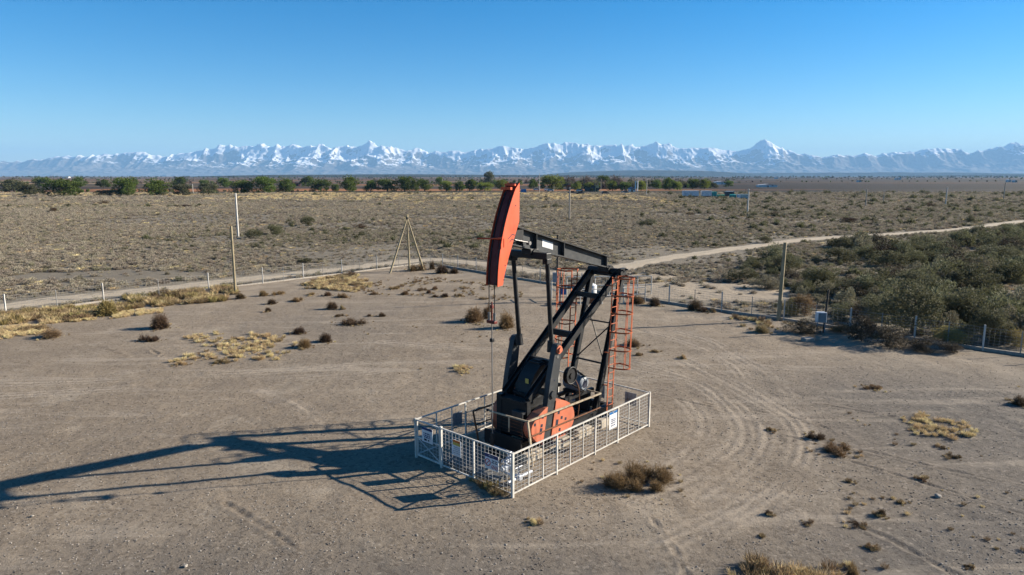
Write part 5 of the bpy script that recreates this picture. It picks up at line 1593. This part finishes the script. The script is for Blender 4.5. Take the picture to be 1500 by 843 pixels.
def scrub_field(n, y0, y1, s0, s1, seed):
    y = np.sqrt(y0 ** 2 + (y1 ** 2 - y0 ** 2) * RNG.random(n)); x = (RNG.random(n) - 0.5) * (y * 1.85 + 20)
    ok = (in_yard(x, y) < -0.8) & (pl_dist(x, y, ROAD_A) > 1.8 + 0.7 * RNG.random(n))
    dens = fbm(x * 0.05, y * 0.05, 4, seed)
    bare_ = np.maximum(1 - np.hypot((x - 15.0) / 8.0, (y - 53.0) / 4.6), 0)
    ok &= (dens > 0.34) | (RNG.random(n) < 0.3)
    ok &= (bare_ <= 0) | (RNG.random(n) < 0.08)
    lb = np.hypot((x + 37) / 9, (y - 62) / 3.5) > 1
    ok &= lb | (RNG.random(n) < 0.12)
    P = np.stack([x, y], 1)[ok]; d = dens[ok]
    # greener near the thicket on the right, straw in the far part of the field
    t = RNG.random(len(P)); far = np.clip((P[:, 1] - 170) / 120, 0, 1); gr_ = fbm(P[:, 0] * 0.03 + 9, P[:, 1] * 0.03, 3, seed + 4)
    strawp = 0.05 + 0.78 * far * (P[:, 0] < 60) * (gr_ > 0.42)
    olive = 0.08 + 0.30 * (gr_ > 0.60) + 0.10 * (P[:, 0] > 25) * (P[:, 1] < 140)
    idx = RNG.integers(0, 4, len(P))
    idx = np.where(t < olive, RNG.integers(4, 6, len(P)), idx); idx = np.where(((t > 0.99) & (gr_ > 0.55)) | ((t > 0.982) & (P[:, 0] > 40) & (P[:, 1] > 110)), 8, idx)
    idx = np.where(RNG.random(len(P)) < strawp, RNG.integers(6, 8, len(P)), idx)
    s = (s0 + (s1 - s0) * RNG.random(len(P)) ** 1.6) * (0.7 + 0.7 * d)
    s = np.where(idx == 8, s * 1.7, s)
    z = np.where(P[:, 1] < 150, znear(P), -0.02)
    return scatter('scrub', np.column_stack([P, z - 0.03]), s, RNG.random(len(P)) * 6.28, SCRUB, idx=idx)


scrub_field(52000, 44, 120, 0.28, 0.8, 5)
scrub_field(90000, 115, 240, 0.4, 1.15, 5)
scrub_field(36000, 235, 365, 0.8, 2.1, 5)
#PART5

# ------------------------------------------------------------------ thicket on the right
def leafy_proto(key, mat_, v, **kw):
    def mk():
        V, T = leaf_crown(1200 + v * 13 + len(key), **kw)
        return quads_mesh(key + '_foliage', V, M[mat_], T)
    return proto((key, mat_, v), mk)


def put_shrub(px, py, wpx, hpx, mat_, label, v, cat='shrub', name='shrub', world_p=None, dims=None, group=None):
    """living shrub: leaves in clumps over a spray of stems"""
    p = world_p if world_p is not None else G(px, py)
    p = Vector((p.x, p.y, ground_z(p.x, p.y) if p.y < 160 else -0.02))
    W, Hh = dims if dims else (size_at(p, wpx), size_at(p, hpx) * 1.03)
    root = empty(name, p, v * 1.3); tag(root, label, cat, group)
    f = mesh_obj('foliage', leafy_proto('shrub', mat_, v % 5, r=0.5, h=1.0, n=7500, leaf=0.017, lobes=22, low=0.0), root)
    f.scale = (W, W, Hh)
    st_ = mesh_obj('stems', proto(('stems', v % 3), lambda: limb_mesh('stems', 'twig', 0.8, 0.02, v, 7, 0.5, 0.05)), root)
    st_.scale = (W, W, Hh)
    return root


S = put_shrub
S(1335, 488, 122, 92, 'leaf_grey', 'largest grey green shrub rising over the right fence', 0)
S(1280, 470, 70, 46, 'leaf_grey', 'grey green shrub left of the largest shrub at the right fence', 1)
S(1404, 470, 76, 58, 'leaf_dark', 'dark shrub right behind the largest shrub at the fence', 2)
S(1452, 505, 66, 62, 'leaf_grey', 'tall grey green shrub near the right edge behind the fence', 3)
S(1498, 480, 60, 50, 'leaf_dark', 'dark shrub cut by the right picture edge behind the fence', 4)
S(1390, 503, 60, 30, 'yellowgreen', 'yellowish low shrub behind the fence right of the largest shrub', 5)
S(1488, 508, 50, 30, 'yellowgreen', 'yellowish low shrub at the right edge behind the fence', 6)
S(1232, 462, 40, 26, 'leaf_grey', 'small pale green shrub above the control cabinet', 7)
S(1178, 462, 44, 36, 'brown', 'reddish brown shrub right of the right timber post', 8)
S(1155, 462, 30, 30, 'yellowgreen', 'ochre tinted shrub directly right of the timber post', 9)
S(1262, 500, 50, 46, 'shaded_brush', 'dark brown dead shrub hanging over the fence left of the largest shrub', 10, name='dead_shrub')
S(1300, 508, 66, 34, 'shaded_brush', 'dark brown dead shrub at the fence foot below the largest shrub', 11, name='dead_shrub')
S(1352, 513, 56, 24, 'shaded_brush', 'low dark dead shrub on the yard side of the right fence', 12, name='dead_shrub')
S(1394, 517, 44, 17, 'shaded_brush', 'lowest grey dead brush at the fence foot, rightmost of the dark ones', 13, name='dead_shrub')
S(1172, 486, 64, 22, 'shaded_brush', 'dark low brush between timber post and control cabinet', 14, name='dead_shrub')
S(1232, 487, 44, 16, 'brown', 'low brown brush right of the control cabinet', 15, name='dead_shrub')
S(1345, 432, 80, 40, 'leaf_grey', 'broad grey green shrub right above the largest shrub', 16)
S(1260, 432, 70, 36, 'leaf_grey', 'broad shrub in mid thicket above the control cabinet', 17)
S(1200, 420, 60, 34, 'leaf_dark', 'dark shrub in the thicket right of the timber post', 18)
S(1420, 425, 90, 44, 'leaf_dark', 'broad dark shrub in the right thicket below the far road', 19)
S(1300, 392, 70, 30, 'leaf_dark', 'dark shrub at the upper middle of the thicket', 20)
S(1230, 385, 60, 26, 'leaf_dark', 'dark shrub at the upper left of the thicket', 21)
S(1380, 372, 66, 26, 'leaf_dark', 'darkest shrub at the top of the thicket near the road', 22)
S(1460, 388, 80, 34, 'leaf_grey', 'broad shrub near the right edge in the upper thicket', 23)
S(1120, 424, 56, 22, 'scrub2', 'low olive shrub left of the timber post beyond the sandy bank', 24)
S(1085, 412, 60, 22, 'leaf_dark', 'dark low shrub behind the sandy bank', 25)
S(1150, 396, 54, 26, 'leaf_dark', 'dark shrub between sandy bank and far road', 26)
# the rest of the thicket reads as one mass
TH = [leafy_proto('thick', m_, v, r=0.5, h=0.75, n=2400, leaf=0.026, lobes=15, low=0.0) for v, m_ in ((0, 'leaf_grey'), (1, 'leaf_grey'), (2, 'leaf_dark'), (3, 'scrub2'), (4, 'shaded_brush'), (5, 'leaf_dark'), (6, 'leaf_grey'))]
poly = [G(*q) for q in ((1105, 440), (1060, 408), (1130, 378), (1200, 362), (1310, 357), (1395, 350), (1500, 342), (1700, 335), (2000, 400), (1600, 525), (1500, 508), (1400, 502), (1250, 476), (1150, 458))]
lo = np.array([min(p.x for p in poly), min(p.y for p in poly)]); hi = np.array([max(p.x for p in poly), max(p.y for p in poly)])
P = lo + (hi - lo) * RNG.random((14000, 2))
dn = fbm(P[:, 0] * 0.16, P[:, 1] * 0.16, 3, 33)
P = P[in_poly(P, poly) & (in_yard(P[:, 0], P[:, 1]) < -1.2) & (pl_dist(P[:, 0], P[:, 1], ROAD_A) > 3.5) & (dn > 0.50)]
# thin out to a spacing of about a shrub
cell = {}
keepi = []
for i, (x, y) in enumerate(P):
    kx, ky = int(x // 1.5), int(y // 1.5)
    if (kx, ky) in cell: continue
    cell[(kx, ky)] = 1; keepi.append(i)
P = P[keepi]
left = np.clip((P[:, 0] - 15) / 14, 0.35, 1)
scatter('shrub_thicket', np.column_stack([P, znear(P) - 0.05]), (0.9 + 2.6 * RNG.random(len(P)) ** 1.8) * left, RNG.random(len(P)) * 6.28, TH, 'mass of grey green shrubs filling the ground beyond the right fence', 'thicket')

# larger bushes that stand out of the open scrub
for i, (x, y, w, h, m_, lb) in enumerate((
        (372, 349, 36, 16, 'leaf_dark', 'dark green bush right of the left concrete pole'), (402, 344, 34, 18, 'leaf_dark', 'dark green bush, second right of the left concrete pole'),
        (428, 333, 12, 12, 'leaf_dark', 'small upright dark bush above the dark green clump on the left'), (452, 331, 30, 16, 'leaf_dark', 'broad dark bush, rightmost of the dark green clump on the left'),
        (527, 335, 24, 8, 'dkbrown', 'low dark bush in the open scrub above the tripod left'), (446, 385, 28, 9, 'leaf_dark', 'low dark bush in the scrub above the dirt road left of the tripod'),
        (1121, 356, 24, 12, 'leaf_dark', 'dark bush beside the far dirt road'), (1134, 317, 15, 9, 'dkbrown', 'round dark bush right of the pole by the trailers'),
        (1243, 327, 34, 10, 'dkbrown', 'wide dark bush in the right scrub'), (1421, 327, 15, 14, 'leaf_dark', 'small dark tree shaped bush above the road at right'),
        (1381, 325, 10, 10, 'leaf_grey', 'small upright bush left of the tree shaped bush'), (1450, 318, 10, 10, 'leaf_grey', 'small upright bush right of the tree shaped bush'),
        (948, 331, 36, 12, 'leaf_dull', 'broad grey brown bush in the scrub right of the pumpjack'), (940, 319, 10, 9, 'leaf_dark', 'small dark upright bush above the broad grey brown one'),
        (1362, 303, 22, 7, 'dkbrown', 'flat dark bush left of the far pale pole'), (1328, 310, 20, 7, 'dkbrown', 'flat dark bush in the far right scrub'),
        (1010, 316, 16, 6, 'dkbrown', 'low dark bush below the white trailers'), (905, 316, 10, 5, 'dkbrown', 'tiny dark bush in the scrub right of the beam'),
        (79, 312, 14, 9, 'dkbrown', 'round dark bush alone in the left scrub'), (152, 299, 18, 5, 'dkbrown', 'flat dark bush in the far left scrub'),
        (268, 304, 26, 5, 'dkbrown', 'long flat dark bush in the far left scrub'), (570, 294, 12, 5, 'dkbrown', 'small dark bush in the pale far grass'),
        (1480, 336, 30, 8, 'leaf_dark', 'dark low bush on the near edge of the road at far right'))):
    S(x, y, w, h, m_, lb, 30 + i, cat='bush', name='field_bush')

# ------------------------------------------------------------------ row of trees beyond the scrub
ORD = 'first second third fourth fifth sixth seventh eighth ninth tenth eleventh twelfth thirteenth fourteenth fifteenth sixteenth seventeenth eighteenth nineteenth twentieth'.split()
TENS = ['twenty', 'thirty', 'forty', 'fifty', 'sixty']
def ordinal(k):
    if k < 20: return ORD[k]
    t, u_ = divmod(k + 1, 10)
    return {0: {2: 'twentieth', 3: 'thirtieth', 4: 'fortieth', 5: 'fiftieth', 6: 'sixtieth'}[t]}.get(u_) or TENS[t - 2] + '-' + ORD[u_ - 1]


TREES = [  # x, base y, top y, width, kind
    (20, 282, 262, 30, 'leaf_dull'), (45, 287, 268, 30, 'leaf_dull'), (63, 275, 258, 24, 'leaf_tree'), (93, 289, 261, 46, 'leaf_tree'), (116, 276, 259, 20, 'leaf_tree'), (152, 275, 262, 20, 'leaf_tree'),
    (160, 288, 277, 34, 'leaf_dull'), (188, 288, 258, 36, 'leaf_tree'), (230, 287, 263, 38, 'leaf_tree'), (263, 273, 258, 22, 'leaf_tree'), (268, 287, 268, 26, 'leaf_dull'), (298, 274, 263, 14, 'leaf_tree'),
    (305, 286, 267, 24, 'leaf_dull'), (330, 275, 259, 20, 'leaf_tree'), (354, 284, 262, 30, 'leaf_tree'), (387, 284, 257, 34, 'leaf_tree'), (419, 283, 261, 26, 'leaf_tree'), (450, 273, 257, 20, 'leaf_tree'),
    (470, 281, 261, 28, 'leaf_tree'), (492, 281, 269, 12, 'leaf_tree'), (513, 282, 258, 28, 'leaf_tree'), (543, 281, 263, 20, 'leaf_tree'), (568, 281, 260, 30, 'leaf_tree'), (593, 281, 257, 26, 'leaf_tree'),
    (608, 281, 263, 14, 'leaf_tree'), (622, 280, 261, 22, 'leaf_tree'), (643, 272, 258, 12, 'leaf_tree'), (654, 281, 264, 18, 'leaf_bright'), (673, 281, 265, 16, 'leaf_tree'), (688, 280, 261, 18, 'leaf_tree'),
    (710, 280, 266, 24, 'leaf_bright'), (717, 270, 250, 15, 'leaf_dull'), (734, 279, 263, 22, 'leaf_bright'), (781, 277, 262, 14, 'leaf_tree'), (809, 279, 254, 32, 'leaf_bright'), (833, 274, 254, 26, 'bare'),
    (846, 280, 267, 12, 'leaf_bright'), (860, 272, 254, 26, 'bare'), (862, 281, 266, 16, 'leaf_bright'), (884, 274, 256, 20, 'leaf_tree'), (900, 273, 253, 26, 'bare'), (897, 280, 265, 15, 'leaf_bright'),
    (915, 280, 265, 16, 'leaf_tree'), (939, 280, 264, 14, 'leaf_bright'), (962, 277, 264, 16, 'leaf_tree'), (980, 279, 259, 18, 'leaf_tree'), (992, 279, 265, 12, 'leaf_bright'), (1014, 277, 261, 18, 'leaf_tree'),
    (1032, 277, 262, 18, 'leaf_bright'), (1046, 276, 267, 12, 'leaf_dull'), (1067, 274, 264, 14, 'leaf_tree')]
WORDS = {'leaf_tree': 'dark green leafy tree', 'leaf_dull': 'dull grey green tree', 'leaf_bright': 'bright yellow green tree', 'bare': 'bare greyish brown tree'}
TREES.sort(key=lambda t: t[0])
cnt = {}
for i, (x, yb, yt, w, kd) in enumerate(TREES):
    p = G(x, yb); p.z = -0.02
    dt = (421.5 - yt) / 1000.0
    Hh = max(2.5, CAM_H + p.y * (dt * _c - _s) / (dt * _s + _c)); W = size_at(p, w) * 1.30; Hh *= 1.08
    k = cnt.get(kd, 0); cnt[kd] = k + 1
    root = empty('bare_tree' if kd == 'bare' else 'leafy_tree', p, i * 2.1)
    tag(root, '%s, %s of its kind from the left in the far tree row' % (WORDS[kd], ordinal(k)), 'tree', 'trees in the far row')
    tr_ = mesh_obj('trunk', proto(('trunk', i % 3), lambda: limb_mesh('trunk', 'bark', 1.0, 0.035, i, 7, 0.4, 0.2)), root); tr_.scale = (W * .9, W * .9, Hh * 0.9)
    if kd == 'bare':
        me_ = proto(('barecrown', i % 2), lambda: quads_mesh('bare_crown', *(lambda vt: (vt[0], M['bare'], vt[1]))(twig_bush(70 + i, 0.5, 1.0, 1500, 0.012, 3, 0.14, 0.7))))
    else:
        me_ = leafy_proto('tree', kd, i % 4, r=0.5, h=1.0, n=4200, leaf=0.030, lobes=20, low=0.04)
    cw = mesh_obj('crown', me_, root); cw.scale = (W, W, Hh)

# hedges and distant tree belts, too far off to tell trees apart
BELT = [leafy_proto('belt', m_, v, r=0.5, h=0.9, n=260, leaf=0.09, lobes=6, low=0.05) for v, m_ in ((0, 'leaf_dull'), (1, 'leaf_tree'), (2, 'leaf_dark'))] + [quads_mesh('belt_bare', *(lambda vt: (vt[0], M['bare'], vt[1]))(twig_bush(88, 0.5, 0.9, 160, 0.05)))]
pts, sc = [], []
def belt(x0, y0, x1, y1, n, s0, s1):
    for t in RNG.random(n):
        pts.append((x0 + (x1 - x0) * t + RNG.normal() * 5, y0 + (y1 - y0) * t + RNG.normal() * 6, -0.1)); sc.append(RNG.uniform(s0, s1))
for a in ((-500, 560, -60, 600, 60, 3, 5), (-640, 800, 300, 860, 120, 3, 7), (-900, 1300, 500, 1500, 120, 3, 6), (-1600, 2300, 900, 2500, 260, 4, 8), (40, 480, 150, 540, 90, 4, 8),
          (-40, 660, 190, 760, 60, 4, 8), (300, 1000, 1400, 1200, 70, 2, 4), (400, 1800, 2200, 1900, 120, 3, 6), (-3000, 3600, 3500, 3900, 520, 8, 14), (500, 2900, 3800, 3000, 200, 5, 9), (-420, 380, -120, 392, 120, 1.5, 3.0), (200, 350, 480, 380, 110, 0.8, 1.8)):
    belt(*a)
scatter('tree_belt', np.array(pts), np.array(sc), RNG.random(len(pts)) * 6.28, BELT, 'dark belts of trees and hedges across the distant farmland', 'trees')

# ------------------------------------------------------------------ far yard: trailers, sheds, masts
def box_trailer(px, py, L, Hh, mat_, label, rz=0.0, cab=None):
    p = G(px, py); r = empty('box_trailer', (p.x, p.y, 0), rz); tag(r, label, 'trailer', 'vehicles parked in the far yard')
    MB().box((-L / 2, -1.2, 0.9), (L / 2, 1.2, Hh), bev=.05).build('body', M[mat_], r)
    MB().box((-L / 2 - .02, -1.22, Hh - .18), (L / 2 + .02, 1.22, Hh + .02)).build('roof_edge', M['sign_white'], r)
    MB().box((L / 2 + .005, -1.1, 1.0), (L / 2 + .05, 1.1, Hh - .25)).build('end_door', M['sign_white'], r)
    MB().box((-L / 2 + .4, -1.0, .55), (L / 2 - .4, 1.0, .88)).build('chassis', M['tyre'], r)
    for x in (-L * .35, -L * .22, L * .33):
        for y in (-1.05, 1.05):
            MB().tube((x, y - .13, .45), (x, y + .13, .45), .45, 14).build('wheel', M['tyre'], r)
    if cab:
        MB().box((L / 2 + .25, -1.15, .6), (L / 2 + 2.2, 1.15, 2.6), bev=.15).build('cab', M[cab], r)
        MB().box((L / 2 + 2.12, -1.0, 1.5), (L / 2 + 2.22, 1.0, 2.3)).build('windscreen', M['glass'], r)
        for y in (-1.05, 1.05):
            MB().tube((L / 2 + 1.3, y - .13, .45), (L / 2 + 1.3, y + .13, .45), .45, 14).build('wheel', M['tyre'], r)
    return r


box_trailer(1011, 290.5, 6.4, 3.0, 'pale_blue', 'long pale blue trailer parked in the far yard, leftmost of the row')
box_trailer(1034, 290.5, 4.0, 3.0, 'pale_blue', 'pale blue trailer with teal cab parked in the far yard', cab='teal')
def tank(px, py, L, rad, mat_, label):
    p = G(px, py); r = empty('storage_tank', (p.x, p.y, 0)); tag(r, label, 'tank', 'tanks in the far yard')
    MB().tube((-L / 2, 0, rad + .4), (L / 2, 0, rad + .4), rad, 16).build('vessel', M[mat_], r)
    for x in (-L * .3, L * .3): MB().box((x - .15, -rad * .7, 0), (x + .15, rad * .7, .55)).build('saddle', M['rust'], r)
tank(1056, 291.5, 2.8, .65, 'green_paint', 'green horizontal tank left of the dark truck in the far yard')
tank(1073, 291.5, 2.4, .7, 'teal', 'teal horizontal tank beside the dark truck in the far yard')
box_trailer(1068, 290, 3.4, 2.7, 'dark_roof', 'dark truck body between the two green tanks in the far yard')
def container(px, py, L, W, Hh, mat_, label, name='container', cat='container', roof=None, rz=0.0):
    p = G(px, py); r = empty(name, (p.x, p.y, 0), rz); tag(r, label, cat)
    MB().box((-L / 2, -W / 2, 0), (L / 2, W / 2, Hh)).build('wall', M[mat_], r)
    if roof:
        MB().prism([(-L / 2 - .3, Hh), (0, Hh + L * .0 + .8), (L / 2 + .3, Hh), (L / 2 + .3, Hh + .15), (0, Hh + .95), (-L / 2 - .3, Hh + .15)], -W / 2 - .3, W / 2 + .3).build('roof', M[roof], r)
        MB().box((-.5, -W / 2 - .03, 0), (.5, -W / 2 - .003, min(2.1, Hh - .2))).build('door', M['dark_wood'], r)
        MB().box((L * .2, -W / 2 - .03, .9), (L * .2 + 1.1, -W / 2 - .003, min(2.0, Hh - .2))).build('window', M['glass'], r)
    else:
        for k in range(int(L / .5)):
            MB().box((-L / 2 + .25 + k * .5 - .06, -W / 2 - .04, .1), (-L / 2 + .25 + k * .5 + .06, -W / 2 - .003, Hh - .1)).build('rib', M[mat_], r)
        MB().box((-L / 2 - .02, -W / 2 - .05, Hh - .12), (L / 2 + .02, W / 2 + .05, Hh + .03)).build('roof_frame', M[mat_], r)
    return r
container(1083, 292, 1.6, 2.0, 1.8, 'pale_blue', 'small blue and white container left of the pale cyan one in the far yard')
container(1090, 292, 3.4, 2.2, 1.9, 'cyan', 'pale cyan container beside the pole in the far yard')
container(767, 283, 2.8, 2.4, 2.0, 'blue_box', 'bright blue container right of the horse head tip')
container(864, 281, 5.5, 4.5, 3.0, 'dark_roof', 'dark green roofed shed left of the ochre building', 'shed', 'shed', 'dark_roof')
container(873.5, 281, 2.6, 3.0, 3.8, 'yellow_wall', 'small ochre walled building before the far trees', 'pump_house', 'building', 'dark_roof')
container(925, 281, 3.4, 3.0, 1.6, 'sign_white', 'low blue roofed shelter left of the white tubes', 'shelter', 'shelter', 'blue_box')
container(821, 278, 3.6, 3.0, 2.8, 'dark_roof', 'dark shed beneath the bright green tree', 'shed', 'shed', 'dark_roof')
container(833, 279, 2.6, 2.4, 3.2, 'rust', 'brown boxy shed left of the grey pole', 'shed', 'shed', 'dark_roof')
for x, lb in ((930.6, 'left of two tall white vertical tubes before the far trees'), (933.6, 'right of two tall white vertical tubes before the far trees')):
    p = G(x, 281); r = empty('vertical_tank', (p.x, p.y, 0)); tag(r, lb, 'tank')
    MB().tube((0, 0, 0.3), (0, 0, 6.2), .34, 14).build('vessel', M['sign_white'], r); MB().box((-.5, -.5, 0), (.5, .5, .3)).build('base', M['grey_concrete'], r)
def car(px, py, mat_, label, rz):
    p = G(px, py); r = empty('parked_car', (p.x, p.y, 0), rz); tag(r, label, 'car', 'cars parked before the far trees')
    MB().box((-2.1, -.85, .35), (2.1, .85, .95), bev=.12).build('body', M[mat_], r)
    MB().prism([(-1.4, .93), (-1.0, 1.5), (.7, 1.5), (1.3, .93)], -.75, .75).build('cabin', M['glass'], r)
    MB().box((-.95, -.72, 1.5), (.66, .72, 1.54)).build('roof', M[mat_], r)
    for x in (-1.3, 1.3):
        for y in (-.8, .8): MB().tube((x, y - .1, .32), (x, y + .1, .32), .32, 12).build('wheel', M['tyre'], r)
for x, y, m_, lb, rz in ((802, 280, 'sign_white', 'white car parked left of the brown shed', .2), (806, 280.6, 'sign_white', 'second white car beside the brown shed', .1), (786, 279.5, 'sign_white', 'small white car before the tall thin mast', 0), (849, 281, 'sign_white', 'white car left of the dark shed roof', .3), (914, 279.5, 'sign_white', 'white pickup left of the blue roofed shelter', .1),
                        (838, 284.5, 'dark_roof', 'dark vehicle in the low brush left of the sheds', .1), (850, 285, 'dark_roof', 'dark vehicle below the dark shed', 0), (886, 285, 'dark_roof', 'dark vehicle below the thin mast', .1), (916, 284, 'motor', 'grey vehicle below the blue roofed shelter', 0)):
    car(x, y, m_, lb, rz)
def house(px, py, L, W, Hh, wall, roof, label):
    return container(px, py, L, W, Hh, wall, label, 'farm_house', 'building', roof)
house(1056, 270.5, 14, 8, 2.6, 'sign_white', 'pale_blue', 'long white farm shed with pale blue roof on the plain behind the trees')
house(1123, 274.5, 15, 6, 1.6, 'sign_white', 'sign_white', 'bright white low building alone on the dark plain')
house(1137, 262.5, 10, 8, 5, 'sign_white', 'sign_white', 'tiny white house at the right of the far plain')
house(1313, 264, 6, 6, 4, 'sign_white', 'sign_white', 'tiny white building left of its twin on the right plain')
house(1317, 263.5, 7, 6, 5, 'sign_white', 'sign_white', 'tiny white building right of its twin on the right plain')
house(1258, 267, 5, 5, 2.5, 'sign_white', 'grey_concrete', 'tiny white farm house on the right plain')
house(1477, 267, 5, 5, 3, 'sign_white', 'sign_white', 'tiny white house near the right edge of the plain')
house(1486, 267.5, 4, 5, 2.5, 'sign_white', 'sign_white', 'rightmost tiny white house on the plain')
house(97, 261.5, 26, 12, 6, 'sign_white', 'dark_roof', 'tiny white farm building on the left horizon')
house(322, 263.5, 8, 8, 4, 'sign_white', 'dark_roof', 'tiny white building on the plain left of centre')
house(435, 273, 4.5, 5, 2.6, 'red_tin', 'red_tin', 'small rusty red shed among the far trees')

for ob in list(COL.objects):
    if ob.type == 'MESH' and ob.name.split('.')[0] in ('rib', 'ladder_bracket'): ob['kind'] = 'stuff'
